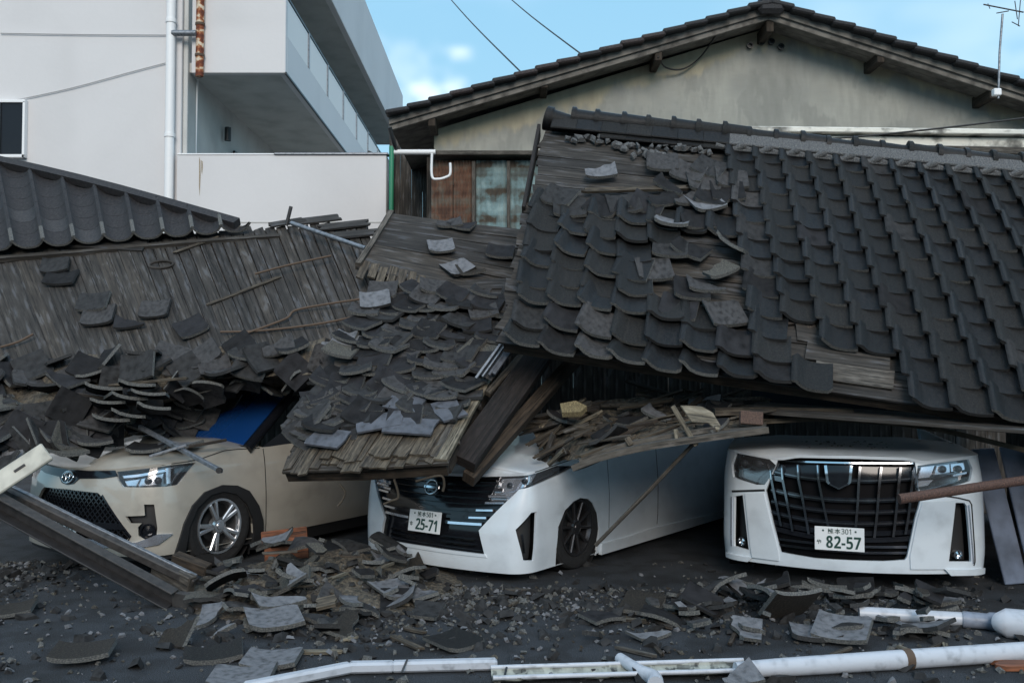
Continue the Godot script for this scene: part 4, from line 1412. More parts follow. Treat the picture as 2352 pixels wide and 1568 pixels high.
func wheel(parent: Node, where: Vector3, side: float, r: float, w: float, rim_r: float, spokes: int, twin: bool, m_rim, m_spoke, turn := 0.0) -> void:
	var o := Node3D.new()
	o.name = "wheel"
	parent.add_child(o, true)
	o.transform = Transform3D(Basis(Vector3.UP, 0.0 if side > 0 else PI), where)
	var t := Geo.new()
	t.lathe(Transform3D(), PackedVector2Array([Vector2(rim_r, -w), Vector2(r * 0.9, -w - 0.008), Vector2(r * 0.97, -w + 0.02), Vector2(r, -w + 0.05), Vector2(r, -0.05), Vector2(r * 0.985, -0.02), Vector2(r * 0.94, 0.002), Vector2(r * 0.86, 0.008), Vector2(rim_r + 0.012, 0.0), Vector2(rim_r, -0.012), Vector2(rim_r - 0.002, -w)]), 56)
	put(t, "tyre", M.tyre, o)
	var g := Geo.new()
	g.lathe(Transform3D(), PackedVector2Array([Vector2(rim_r + 0.003, -0.012), Vector2(rim_r, 0.002), Vector2(rim_r - 0.018, 0.0), Vector2(rim_r - 0.03, -0.03), Vector2(rim_r - 0.04, -0.13)]), 56)
	put(g, "rim", m_rim, o)
	g = Geo.new()
	g.lathe(Transform3D(), PackedVector2Array([Vector2(rim_r - 0.03, -0.1), Vector2(0.0, -0.1)]), 40)
	g.lathe(Transform3D(), PackedVector2Array([Vector2(0.13, -0.06), Vector2(0.0, -0.06)]), 30)
	put(g, "brake_disc", M.matt_black, o)
	g = Geo.new()
	for k in spokes:
		for j in ([-1, 1] if twin else [0]):
			var an: float = turn + TAU * k / spokes + j * 0.15
			var an2: float = turn + TAU * k / spokes + j * 0.05
			var d := Vector3(0, cos(an), sin(an))
			var d2 := Vector3(0, cos(an2), sin(an2))
			var p := d2 * 0.04 + Vector3(-0.022, 0, 0)
			var q := d * (rim_r - 0.012) + Vector3(-0.012, 0, 0)
			add_bar(g, p, q, 0.034 if twin else 0.022, 0.03, Vector3.RIGHT, 0.007)
	g.lathe(Transform3D(), PackedVector2Array([Vector2(0.075, -0.05), Vector2(0.07, -0.012), Vector2(0.05, -0.004), Vector2(0.03, -0.004), Vector2(0.026, 0.002), Vector2(0.0, 0.002)]), 24)
	put(g, "spokes", m_spoke, o)

func wheel_box(parent: Node, where: Vector3, side: float, r: float) -> void:
	var g := Geo.new()
	g.lathe(Transform3D(Basis(Vector3.UP, 0.0 if side > 0 else PI), where), PackedVector2Array([Vector2(r, 0.0), Vector2(r, -0.34), Vector2(0.0, -0.34)]), 40)
	put(g, "wheel_housing", M.matt_black, parent)

func glyph(g: Geo, strokes: Array, o: Vector2, size: float, w: float, xf: Transform3D) -> void:
	for s in strokes:
		var p := o + Vector2(s[0], s[1]) * size
		var q := o + Vector2(s[2], s[3]) * size
		var c := (p + q) * 0.5
		var d := q - p
		g.box(xf * Transform3D(Basis(Vector3.BACK, d.angle()), Vector3(c.x, c.y, 0)), Vector3(d.length() + w * 0.6, w, 0.003))

func text_on(parent: Node, called: String, s: String, h: float, at_: Vector2, xf: Transform3D, m: Material, bold := 700, squeeze := 0.9) -> void:
	var t := TextMesh.new()
	var f := SystemFont.new()
	f.font_names = PackedStringArray(["Droid Sans"])
	f.font_weight = bold
	t.font = f
	t.text = s
	t.font_size = 64
	t.pixel_size = h / 46.0
	t.depth = 0.003
	t.curve_step = 1.0
	var o := MeshInstance3D.new()
	o.mesh = t
	o.name = called
	o.material_override = m
	parent.add_child(o, true)
	o.transform = xf * Transform3D(Basis.from_scale(Vector3(squeeze, 1, 1)), Vector3(at_.x, at_.y, 0.0))

# number plate: 330 x 165 mm, white with green characters
func number_plate(parent: Node, xf: Transform3D, big: String, small: String, kana: Array, label: String) -> void:
	var p := put(boxed(Vector3(0.33, 0.165, 0.006), 0.002), "number_plate", M.plate_white, parent, xf)
	tag(p, label)
	var f := Transform3D(Basis(), Vector3(0, 0, 0.0045))
	text_on(p, "plate_number", big, 0.084, Vector2(0.028, -0.025), f, M.plate_green, 700, 0.8)
	text_on(p, "area_number", small, 0.036, Vector2(0.05, 0.054), f, M.plate_green, 400, 0.9)
	var g := Geo.new()
	# the two characters of the issuing office
	var kuma := [[0.15, 0.95, 0.05, 0.72], [0.05, 0.72, 0.45, 0.75], [0.08, 0.6, 0.08, 0.25], [0.08, 0.6, 0.45, 0.6], [0.45, 0.6, 0.45, 0.25], [0.08, 0.45, 0.45, 0.45], [0.6, 0.95, 0.6, 0.68], [0.6, 0.68, 0.95, 0.7], [0.6, 0.82, 0.9, 0.88], [0.6, 0.58, 0.6, 0.3], [0.6, 0.3, 0.95, 0.32], [0.6, 0.44, 0.9, 0.5], [0.1, 0.14, 0.04, 0.0], [0.36, 0.14, 0.34, 0.0], [0.62, 0.14, 0.64, 0.0], [0.88, 0.14, 0.95, 0.0]]
	var moto := [[0.05, 0.72, 0.95, 0.72], [0.5, 1.0, 0.5, 0.0], [0.48, 0.7, 0.05, 0.25], [0.52, 0.7, 0.95, 0.25], [0.3, 0.22, 0.7, 0.22]]
	glyph(g, kuma, Vector2(-0.075, 0.036), 0.036, 0.0032, f)
	glyph(g, moto, Vector2(-0.03, 0.036), 0.036, 0.0038, f)
	glyph(g, kana, Vector2(-0.152, -0.042), 0.034, 0.004, f)
	g.box(f * Transform3D(Basis(), Vector3(-0.108, 0.056, 0)), Vector3(0.012, 0.012, 0.004), 0.001)
	g.box(f * Transform3D(Basis(), Vector3(0.108, 0.056, 0)), Vector3(0.012, 0.012, 0.004), 0.001)
	put(g, "plate_characters", M.plate_green, p)

# frame that sits flat on the skin at (s, y)
func skin_frame(car: Car, s: float, y: float, off: float) -> Transform3D:
	var e := 0.05
	var x := (car.skin(s + e, y) - car.skin(s - e, y)).normalized()
	var u := (car.skin(s, y + e) - car.skin(s, y - e)).normalized()
	var z := x.cross(u).normalized()
	return Transform3D(Basis(x, z.cross(x), z), car.skin(s, y) + z * off)

func ellipse_ring(g: Geo, xf: Transform3D, c: Vector2, rx: float, ry: float, w: float) -> void:
	var p := []
	for k in 33:
		var an := TAU * k / 32
		p.append(xf * Vector3(c.x + cos(an) * rx, c.y + sin(an) * ry, 0))
	g.tube(path(p), w, 8, false)

func lamp_unit(car: Car, outline: PackedVector2Array, parent: Node, called := "headlight") -> MeshInstance3D:
	var h := skin_part(car, outline, -0.07, 0.0, called, M.smoked_chrome, parent, 0.05)
	var l := skin_part(car, outline, -0.004, 0.03, "lens", M.lens, h, 0.05)
	return h

func build_suv() -> void:
	var car := Car.new(0.85, 0.34, 0.10, [[0.1, 0.06], [0.22, 0.0], [0.5, 0.0], [0.65, 0.01], [0.78, 0.03], [0.9, 0.08], [1.05, 0.2]], [[0.1, 0.03], [0.3, 0.0], [0.6, 0.0], [0.85, 0.03], [1.05, 0.08]],
		[[0.0, 0.856], [0.457, 0.872], [0.69, 0.9], [0.94, 0.918], [1.19, 0.925], [1.35, 0.955], [1.51, 0.985], [1.93, 0.97], [2.2, 0.98], [3.4, 1.0]])
	var t := thing("compact_suv", "beige compact car half buried under tiles, with a deep blue windscreen", "car", Vector3(-3.45, -0.06, -7.08))
	t.rotation.y = deg_to_rad(-31)
	var light := pv([[0.464, 0.858], [0.689, 0.886], [0.938, 0.903], [1.127, 0.905], [1.185, 0.902], [1.124, 0.852], [1.007, 0.753], [0.904, 0.747], [0.558, 0.748], [0.498, 0.801]])
	var grille := both([[0.0, 0.704], [0.341, 0.696], [0.383, 0.669], [0.643, 0.379], [0.6, 0.35], [0.0, 0.345]])
	var fog := pv([[0.741, 0.622], [0.814, 0.62], [0.84, 0.444], [0.835, 0.386], [0.77, 0.355], [0.708, 0.391], [0.702, 0.455], [0.73, 0.484], [0.641, 0.484], [0.6, 0.534], [0.75, 0.541]])
	var arch_out := pv([[0.96, 0.2], [0.983, 0.283], [1.04, 0.456], [1.117, 0.583], [1.238, 0.67], [1.42, 0.707], [1.567, 0.687], [1.69, 0.63], [1.793, 0.499], [1.841, 0.373], [1.852, 0.2]])
	var arch_in := pv([[1.05, 0.1], [1.062, 0.28], [1.085, 0.42], [1.163, 0.56], [1.29, 0.64], [1.42, 0.655], [1.55, 0.62], [1.66, 0.53], [1.73, 0.4], [1.745, 0.28], [1.74, 0.1]])
	belt(car, 3.4, 0.235, [light, mirrored(light), grille, fog, mirrored(fog), arch_in, mirrored(arch_in)], M.paint_beige, t)
	bonnet(car, 1.9, 0.075, M.paint_beige, t)
	# black lower skirt
	skin_part(car, pv([[-3.4, 0.13], [-1.8, 0.13], [-0.95, 0.2], [0.95, 0.2], [1.8, 0.13], [3.4, 0.13], [3.4, 0.235], [-3.4, 0.235]]), -0.012, 0.02, "sill", M.matt_black, t, 0.1, [arch_in, mirrored(arch_in)])
	# trim band with the emblem
	skin_part(car, both([[0.0, 0.852], [0.2, 0.851], [0.457, 0.862], [0.49, 0.822], [0.368, 0.802], [0.129, 0.791], [0.075, 0.748], [0.0, 0.737]]), 0.006, 0.01, "grille_trim", M.gloss_black, t, 0.05)
	var em := Geo.new()
	var ef := skin_frame(car, 0.0, 0.793, 0.014)
	ellipse_ring(em, ef, Vector2.ZERO, 0.068, 0.046, 0.006)
	ellipse_ring(em, ef, Vector2(0, 0.018), 0.045, 0.02, 0.005)
	ellipse_ring(em, ef, Vector2(0, -0.002), 0.02, 0.042, 0.005)
	put(em, "emblem", M.chrome, t)
	# lower grille: recessed mesh
	var gb := skin_part(car, grille, -0.06, 0.0, "grille", M.grille_black, t, 0.08)
	var mesh := Geo.new()
	car.off = -0.03
	for k in 30:
		for d in [-1.0, 1.0]:
			var line := strip([[-0.75 + k * 0.05 - 0.17 * d, 0.36], [-0.75 + k * 0.05 + 0.17 * d, 0.70]], 0.01)
			for q in Geometry2D.intersect_polygons(line, grille):
				mesh.panel(q, [], car.map, 0.2, 0.008)
	car.off = 0.0
	put(mesh, "mesh", M.gloss_black, gb)
	skin_part(car, both([[0.0, 0.475], [0.56, 0.475], [0.6, 0.43], [0.0, 0.425]]), -0.015, 0.02, "grille_bar", M.gloss_black, gb, 0.1)
	skin_part(car, strip([[0.385, 0.68], [0.65, 0.385], [0.62, 0.345]], 0.014), 0.004, 0.02, "grille_edge", M.gloss_black, t, 0.1)
	number_plate(t, skin_frame(car, 0.0, 0.43, 0.012), "57-61", "501", [[0.2, 0.9, 0.2, 0.1], [0.05, 0.65, 0.6, 0.75], [0.6, 0.75, 0.15, 0.2], [0.5, 0.6, 0.9, 0.5], [0.9, 0.5, 0.7, 0.05]], "white number plate behind the fallen rails")
	for s in [1, -1]:
		var o := light if s == 1 else mirrored(light)
		var h := lamp_unit(car, o, t)
		var flip := func(a: Array) -> PackedVector2Array: return pv(a) if s == 1 else mirrored(pv(a))
		skin_part(car, flip.call([[0.5, 0.835], [0.9, 0.878], [0.93, 0.862], [0.52, 0.818]]), -0.035, 0.02, "light_strip", M.lamp_reflector, h, 0.05)
		skin_part(car, flip.call([[0.53, 0.795], [0.66, 0.815], [0.64, 0.762], [0.56, 0.76]]), -0.045, 0.02, "reflector", M.lamp_reflector, h, 0.03)
		skin_part(car, flip.call([[0.67, 0.815], [0.9, 0.845], [0.86, 0.765], [0.66, 0.762]]), -0.05, 0.02, "reflector", M.lamp_reflector, h, 0.03)
		skin_part(car, flip.call([[0.92, 0.885], [1.05, 0.9], [1.0, 0.885], [0.965, 0.875], [0.955, 0.77], [0.92, 0.765]]), -0.03, 0.02, "light_strip", M.lamp_reflector, h, 0.03)
		for x in [0.74, 0.82]:
			var ball := SphereMesh.new()
			ball.radius = 0.028; ball.height = 0.056; ball.radial_segments = 16; ball.rings = 8
			var b := put(ball, "projector", M.dark_glass, h, Transform3D(Basis(), car.skin(x * s, 0.79) - Vector3(0.02 * s, 0, 0.04)))
		var fb := skin_part(car, fog if s == 1 else mirrored(fog), -0.04, 0.0, "fog_lamp_recess", M.matt_black, t, 0.06)
		var fl := Geo.new()
		fl.lathe(skin_frame(car, 0.77 * s, 0.42, -0.03) * Transform3D(Basis(Vector3.UP, -PI / 2), Vector3.ZERO), PackedVector2Array([Vector2(0.056, -0.02), Vector2(0.056, 0.02), Vector2(0.045, 0.02), Vector2(0.04, 0.0), Vector2(0.0, 0.008)]), 24)
		put(fl, "fog_lamp", M.gloss_black, fb)
		skin_part(car, flip.call([[0.566, 0.335], [0.697, 0.345], [0.802, 0.383], [0.846, 0.4], [0.948, 0.392], [0.847, 0.322], [0.68, 0.3], [0.566, 0.3]]), 0.014, 0.02, "skid_trim", M.lamp_reflector, t, 0.05)
		skin_part(car, arch_out if s == 1 else mirrored(arch_out), 0.018, 0.04, "wheel_arch", M.matt_black, t, 0.05, [arch_in if s == 1 else mirrored(arch_in)])
		var wc := car.skin(1.4 * s, 0.3)
		wheel(t, Vector3(0.845 * s, 0.385, wc.z), s, 0.325, 0.2, 0.218, 5, true, M.alloy, M.alloy, 0.35)
		wheel_box(t, Vector3(0.83 * s, 0.385, wc.z), s, 0.37)
		# seam between wing and door
		skin_part(car, strip([[1.885 * s, 0.25], [1.885 * s, 0.6], [1.9 * s, 0.96]], 0.008), 0.0015, 0.004, "door_seam", M.matt_black, t, 0.1)
		skin_part(car, flip.call([[1.93, 0.975], [3.1, 1.0], [3.1, 1.3], [2.72, 1.3]]), -0.05, 0.01, "side_window", M.dark_glass, t, 0.2)
	skin_part(car, both([[0.0, 0.345], [0.6, 0.35], [0.566, 0.3], [0.0, 0.28]]), 0.01, 0.02, "skid_trim", M.lamp_reflector, t, 0.08)
	# windscreen: one glossy deep blue panel
	var z0 := car.skin(1.75, 0.95).z
	var sc := func(p: Vector2) -> Vector3: return Vector3(p.x * lerpf(0.72, 0.56, p.y), 0.985 + 0.42 * p.y + 0.05 * (1.0 - p.x * p.x), z0 + 0.02 - 0.66 * p.y + 0.1 * (1.0 - p.x * p.x))
	var g := Geo.new()
	g.panel(pv([[-1, 0], [1, 0], [1, 1], [-1, 1]]), [], sc, 0.12, 0.012)
	var ws := put(g, "windscreen", M.blue_screen, t)
	tag(ws, "glossy deep blue windscreen")
	g = Geo.new()
	var sc2 := func(p: Vector2) -> Vector3: return sc.call(p) + Vector3(0, 0.008, 0.008)
	g.panel(pv([[-0.95, 0.55], [-0.2, 0.98], [-0.1, 0.9], [-0.85, 0.5]]), [], sc2, 0.2, 0.005)
	put(g, "paper_strip", M.cream_panel, ws)
	for s in [-1, 1]:
		g = Geo.new()
		g.tube(path([sc.call(Vector2(s * 1.08, -0.03)), sc.call(Vector2(s * 1.09, 0.5)), sc.call(Vector2(s * 1.1, 1.05))]), [0.045, 0.042, 0.04], 10)
		put(g, "windscreen_pillar", M.gloss_black, t)
	g = Geo.new()
	g.tube(path([sc.call(Vector2(-1.05, -0.03)), sc.call(Vector2(0, -0.03)), sc.call(Vector2(1.05, -0.03))]), 0.03, 8)
	put(g, "cowl", M.matt_black, t)
	g = Geo.new()
	g.box(Transform3D(Basis(), Vector3(0, 1.42, z0 - 1.3)), Vector3(1.24, 0.05, 1.4), 0.02)
	put(g, "roof", M.paint_beige, t)
	put(boxed(Vector3(1.5, 0.5, 2.6), 0.02), "underbody", M.matt_black, t, Transform3D(Basis(), Vector3(0, 0.45, -1.7)))

func build_minivan() -> void:
	var car := Car.new(0.85, 0.22, 0.10, [[0.05, 0.03], [0.15, 0.0], [0.4, 0.0], [0.6, 0.04], [0.8, 0.12], [0.95, 0.22]], [[0.1, 0.02], [0.3, 0.0], [0.6, 0.0], [0.9, 0.03], [1.1, 0.06]],
		[[0.0, 0.802], [0.43, 0.816], [0.63, 0.829], [1.04, 0.86], [1.23, 0.884], [1.5, 0.91], [1.9, 0.98], [2.3, 1.02], [4.6, 1.04]])
	var t := thing("white_minivan", "white minivan with a slatted black nose and broken tiles on its bonnet", "car", Vector3(-0.67, -0.04, -7.06))
	t.rotation.y = deg_to_rad(-37)
	var face := both([[0.0, 0.245], [0.54, 0.238], [0.489, 0.417], [0.567, 0.509], [0.681, 0.638], [0.771, 0.725], [1.03, 0.763], [1.3, 0.805], [1.5, 0.848], [1.233, 0.872], [1.04, 0.848], [0.634, 0.818], [0.43, 0.806], [0.0, 0.794]])
	var vent := pv([[0.895, 0.556], [0.953, 0.561], [0.932, 0.203], [0.839, 0.213], [0.774, 0.439]])
	var arch := pv([[1.225, 0.02], [1.217, 0.25], [1.235, 0.409], [1.326, 0.523], [1.45, 0.58], [1.55, 0.594], [1.66, 0.575], [1.735, 0.53], [1.8, 0.443], [1.832, 0.302], [1.828, 0.181], [1.79, 0.02]])
	belt(car, 4.6, 0.115, [face, vent, mirrored(vent), arch, mirrored(arch)], M.paint_white, t)
	bonnet(car, 2.0, 0.08, M.paint_white, t)
	var fb := skin_part(car, face, -0.05, 0.0, "grille", M.gloss_black, t, 0.06)
	# slats, dark across the middle, bright at their outer ends
	var ys := [[0.462, 0.50], [0.506, 0.535], [0.562, 0.575], [0.62, 0.625], [0.668, 0.66], [0.715, 0.62], [0.76, 0.58]]
	for e in ys:
		skin_part(car, strip([[-e[1], e[0] + 0.004], [-0.3, e[0] - 0.004], [0.0, e[0] - 0.006], [0.3, e[0] - 0.004], [e[1], e[0] + 0.004]], 0.024), -0.022, 0.02, "slat", M.gloss_black, fb, 0.1)
	for s in [-1, 1]:
		for e in [[0.206, 0.50, 0.457], [0.385, 0.53, 0.506], [0.44, 0.575, 0.563], [0.505, 0.655, 0.622], [0.52, 0.70, 0.67], [0.42, 0.56, 0.775]]:
			skin_part(car, strip([[e[0] * s, e[2] - 0.003], [e[1] * s, e[2] + 0.004]], 0.014 if e[2] > 0.46 else 0.018), -0.012, 0.012, "bright_bar", M.lamp_reflector if e[2] < 0.7 else M.smoked_chrome, fb, 0.1)
		# lamp cluster
		var flip := func(a: Array) -> PackedVector2Array: return pv(a) if s == 1 else mirrored(pv(a))
		var h := skin_part(car, flip.call([[0.585, 0.808], [0.86, 0.832], [1.06, 0.842], [0.97, 0.775], [0.78, 0.735], [0.686, 0.65], [0.53, 0.64]]), -0.045, 0.01, "headlight", M.lamp_reflector, t, 0.05)
		skin_part(car, flip.call([[0.62, 0.795], [0.76, 0.805], [0.72, 0.725], [0.60, 0.69]]), -0.032, 0.02, "reflector", M.lamp_reflector, h, 0.03)
		skin_part(car, flip.call([[0.79, 0.80], [0.86, 0.815], [0.82, 0.75], [0.76, 0.738]]), -0.03, 0.02, "reflector", M.lamp_reflector, h, 0.03)
		skin_part(car, flip.call([[0.90, 0.82], [1.0, 0.83], [0.95, 0.785], [0.89, 0.775]]), -0.03, 0.02, "reflector", M.lamp_reflector, h, 0.03)
		skin_part(car, flip.call([[0.585, 0.808], [1.04, 0.842], [1.3, 0.86], [1.3, 0.81], [1.03, 0.77], [0.775, 0.73], [0.686, 0.65], [0.53, 0.64]]), -0.01, 0.01, "lens", M.lens, h, 0.05)
		for q in [[0.665, 0.755], [0.815, 0.785]]:
			var ball := SphereMesh.new()
			ball.radius = 0.024; ball.height = 0.048; ball.radial_segments = 16; ball.rings = 8
			put(ball, "projector", M.dark_glass, h, Transform3D(Basis(), skin_frame(car, q[0] * s, q[1], -0.03).origin))
		var vb := skin_part(car, vent if s == 1 else mirrored(vent), -0.06, 0.0, "side_vent", M.matt_black, t, 0.06)
		skin_part(car, flip.call([[0.825, 0.4], [0.84, 0.4], [0.865, 0.26], [0.85, 0.26]]), -0.03, 0.01, "fog_lamp", M.smoked_chrome, vb, 0.1)
		var wc := car.skin(1.525 * s, 0.3)
		wheel(t, Vector3(0.835 * s, 0.365, wc.z), s, 0.33, 0.2, 0.222, 10, false, M.dark_alloy, M.dark_alloy, 0.2)
		wheel_box(t, Vector3(0.825 * s, 0.365, wc.z), s, 0.37)
		skin_part(car, strip([[2.83 * s, 0.22], [2.84 * s, 0.55], [2.86 * s, 1.0]], 0.009), 0.0015, 0.004, "door_seam", M.matt_black, t, 0.1)
		skin_part(car, strip([[1.98 * s, 0.3], [2.0 * s, 0.96]], 0.007), 0.0015, 0.004, "wing_seam", M.smoked_chrome, t, 0.1)
		skin_part(car, flip.call([[1.86, 0.1], [4.5, 0.1], [4.5, 0.16], [2.7, 0.2], [2.25, 0.185], [1.86, 0.19]]), 0.02, 0.03, "side_skirt", M.paint_white, t, 0.1)
	# intake bars below the plate
	for y in [0.335, 0.295]:
		for s in [-1, 1]:
			skin_part(car, strip([[0.13 * s, y], [0.44 * s, y]], 0.012), -0.03, 0.01, "intake_bar", M.smoked_chrome, fb, 0.1)
	skin_part(car, both([[0.0, 0.255], [0.545, 0.248], [0.56, 0.225], [0.0, 0.228]]), 0.008, 0.02, "lower_lip", M.paint_white, t, 0.06)
	number_plate(t, skin_frame(car, -0.008, 0.44, 0.0), "25-71", "501", [[0.1, 0.7, 0.9, 0.75], [0.5, 0.95, 0.3, 0.3], [0.3, 0.3, 0.6, 0.1], [0.6, 0.1, 0.85, 0.4], [0.85, 0.4, 0.5, 0.55]], "white number plate on the slatted nose")
	# round emblem with a bar across
	var em := Geo.new()
	var ef := skin_frame(car, 0.004, 0.697, 0.004)
	ellipse_ring(em, ef, Vector2.ZERO, 0.06, 0.056, 0.009)
	em.box(ef, Vector3(0.155, 0.026, 0.012), 0.004)
	put(em, "emblem", M.chrome, t)
	# bonnet seam and dark cowl
	put(boxed(Vector3(1.5, 0.5, 3.6), 0.02), "underbody", M.matt_black, t, Transform3D(Basis(), Vector3(0, 0.42, -2.4)))

func build_van() -> void:
	var car := Car.new(0.915, 0.25, 0.19, [[0.05, 0.03], [0.15, 0.0], [0.6, 0.0], [0.85, 0.02], [1.05, 0.07]], [[0.1, 0.02], [0.3, 0.0], [0.8, 0.01], [1.05, 0.05]],
		[[0.0, 0.972], [0.38, 0.966], [0.48, 0.938], [0.73, 0.966], [0.84, 0.976], [1.1, 0.978], [1.6, 0.985], [4.0, 1.0]])
	var t := thing("white_luxury_van", "white van with a tall black and chrome grille under the tiled roof eave", "car", Vector3(2.40, -0.02, -6.47))
	t.rotation.y = deg_to_rad(-16.5)
	var grille := pv([[-0.50, 0.945], [-0.592, 0.697], [-0.54, 0.456], [-0.489, 0.262], [-0.258, 0.243], [0.0, 0.246], [0.2, 0.25], [0.342, 0.262], [0.356, 0.286], [0.412, 0.548], [0.448, 0.664], [0.424, 0.935], [0.38, 0.955], [-0.1, 0.96], [-0.44, 0.955]])
	var hl := pv([[-0.83, 0.957], [-0.566, 0.926], [-0.52, 0.886], [-0.56, 0.80], [-0.60, 0.739], [-0.66, 0.735], [-0.85, 0.777], [-0.875, 0.87]])
	var hr := pv([[0.44, 0.912], [0.70, 0.948], [0.80, 0.955], [0.835, 0.886], [0.80, 0.804], [0.70, 0.775], [0.55, 0.74], [0.46, 0.72], [0.42, 0.787]])
	var fl := pv([[-0.834, 0.633], [-0.76, 0.65], [-0.718, 0.249], [-0.842, 0.262]])
	var fr := pv([[0.689, 0.655], [0.75, 0.654], [0.765, 0.63], [0.793, 0.245], [0.635, 0.251]])
	var arch := pv([[1.25, 0.05], [1.27, 0.4], [1.4, 0.6], [1.6, 0.68], [1.8, 0.6], [1.93, 0.4], [1.95, 0.05]])
	belt(car, 4.0, 0.165, [grille, hl, hr, fl, fr, arch, mirrored(arch)], M.paint_white, t)
	bonnet(car, 2.0, 0.035, M.paint_white, t)
	var gb := skin_part(car, grille, -0.06, 0.0, "grille", M.grille_black, t, 0.06)
	# vertical bars
	for e in [[[-0.559, 0.85], [-0.551, 0.781], [-0.522, 0.634], [-0.485, 0.45]], [[-0.479, 0.89], [-0.472, 0.787], [-0.444, 0.641], [-0.405, 0.42]], [[-0.367, 0.9], [-0.361, 0.794], [-0.333, 0.649], [-0.295, 0.41]], [[-0.231, 0.9], [-0.226, 0.801], [-0.2, 0.657], [-0.165, 0.48]], [[0.055, 0.9], [0.044, 0.8], [0.035, 0.66], [0.018, 0.48]], [[0.196, 0.9], [0.18, 0.784], [0.16, 0.578], [0.14, 0.41]], [[0.325, 0.9], [0.308, 0.786], [0.285, 0.581], [0.265, 0.42]], [[0.41, 0.88], [0.395, 0.787], [0.37, 0.582], [0.345, 0.44]]]:
		skin_part(car, strip(e, 0.016), 0.006, 0.04, "upright_bar", M.smoked_chrome, gb, 0.08)
		skin_part(car, strip([e[0], e[1]], 0.005), 0.01, 0.006, "bright_edge", M.chrome if e[0][0] < 0 else M.smoked_chrome, gb, 0.08)  # chrome atop the left bars only: a reflection put into the material
	# horizontal slats: broad black blades with bright front edges
	for y in [0.80, 0.662, 0.578, 0.498, 0.43, 0.385]:
		var line := []
		for k in 13:
			var s := -0.56 + k * 0.082
			line.append([s, y + 0.0 + 0.05 * pow(absf(s + 0.09) / 0.5, 2.0) * (1.0 if s < -0.09 else 0.5)])
		for q in Geometry2D.intersect_polygons(strip(line, 0.034), grille):
			skin_part(car, q, -0.022, 0.03, "slat", M.gloss_black, gb, 0.08)
		if y > 0.45:
			for q in Geometry2D.intersect_polygons(strip(line, 0.009), grille):
				skin_part(car, q, -0.012, 0.012, "bright_edge", M.smoked_chrome, gb, 0.08)
	# gloss panels between the bars at the top
	skin_part(car, pv([[-0.5, 0.9], [-0.22, 0.905], [-0.22, 0.815], [-0.49, 0.82]]), -0.03, 0.01, "gloss_panel", M.gloss_black, gb, 0.08)
	skin_part(car, pv([[0.05, 0.905], [0.41, 0.905], [0.39, 0.815], [0.04, 0.81]]), -0.03, 0.01, "gloss_panel", M.gloss_black, gb, 0.08)
	skin_part(car, strip([[-0.5, 0.918], [-0.2, 0.922], [0.0, 0.924], [0.2, 0.926], [0.41, 0.928]], 0.011), 0.004, 0.02, "top_bar", M.chrome, gb, 0.08)
	for y in [0.346, 0.305]:
		skin_part(car, strip([[-0.505, y + 0.008], [-0.25, y], [0.05, y - 0.004], [0.36, y + 0.004]], 0.018), -0.01, 0.02, "lower_bar", M.smoked_chrome, gb, 0.08)
	# shield emblem: chrome rim, black face
	var sh := [[-0.178, 0.9], [-0.165, 0.79], [-0.15, 0.772], [-0.091, 0.74], [-0.03, 0.775], [-0.017, 0.79], [-0.002, 0.905]]
	var e1 := skin_part(car, pv(sh), 0.008, 0.04, "emblem", M.gloss_black, t, 0.06)
	skin_part(car, strip([[-0.176, 0.9], [-0.165, 0.79], [-0.152, 0.775]], 0.018), 0.014, 0.02, "emblem_rim", M.chrome, e1, 0.08)
	skin_part(car, strip([[-0.004, 0.905], [-0.017, 0.79], [-0.03, 0.778]], 0.018), 0.014, 0.02, "emblem_rim", M.chrome, e1, 0.08)
	skin_part(car, strip([[-0.15, 0.772], [-0.091, 0.742], [-0.03, 0.775]], 0.01), 0.012, 0.02, "emblem_rim", M.smoked_chrome, e1, 0.08)
	number_plate(t, skin_frame(car, -0.091, 0.394, 0.02), "82-57", "301", [[0.3, 0.9, 0.1, 0.5], [0.1, 0.55, 0.85, 0.75], [0.85, 0.75, 0.8, 0.3], [0.6, 0.9, 0.35, 0.05]], "white number plate on the tall grille")
	for e in [[hl, -1], [hr, 1]]:
		var h := lamp_unit(car, e[0], t)
		var s: int = e[1]
		var dx := -0.09 if s < 0 else 0.0
		var flip := func(a: Array) -> PackedVector2Array:
			var o := PackedVector2Array()
			for q in a:
				o.append(Vector2(q[0] * s + dx * 0.3, q[1]))
			return o if s > 0 else o.duplicate()
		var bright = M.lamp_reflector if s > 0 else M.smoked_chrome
		skin_part(car, flip.call([[0.475, 0.905], [0.57, 0.915], [0.53, 0.835], [0.455, 0.825]]), -0.03, 0.02, "reflector", bright, h, 0.03)
		skin_part(car, flip.call([[0.59, 0.915], [0.68, 0.925], [0.68, 0.868], [0.57, 0.85]]), -0.04, 0.02, "reflector", bright, h, 0.03)
		skin_part(car, flip.call([[0.69, 0.925], [0.79, 0.935], [0.79, 0.885], [0.69, 0.872]]), -0.04, 0.02, "reflector", bright, h, 0.03)
		skin_part(car, flip.call([[0.45, 0.805], [0.55, 0.815], [0.51, 0.775], [0.44, 0.765]]), -0.02, 0.02, "light_strip", bright, h, 0.03)
		skin_part(car, flip.call([[0.69, 0.85], [0.79, 0.868], [0.79, 0.855], [0.69, 0.835]]), -0.02, 0.02, "light_strip", bright, h, 0.03)
		for q in [0.625, 0.735]:
			var ball := SphereMesh.new()
			ball.radius = 0.026; ball.height = 0.052; ball.radial_segments = 16; ball.rings = 8
			put(ball, "projector", M.dark_glass, h, Transform3D(Basis(), skin_frame(car, q * s + dx * 0.3, 0.89, -0.03).origin))
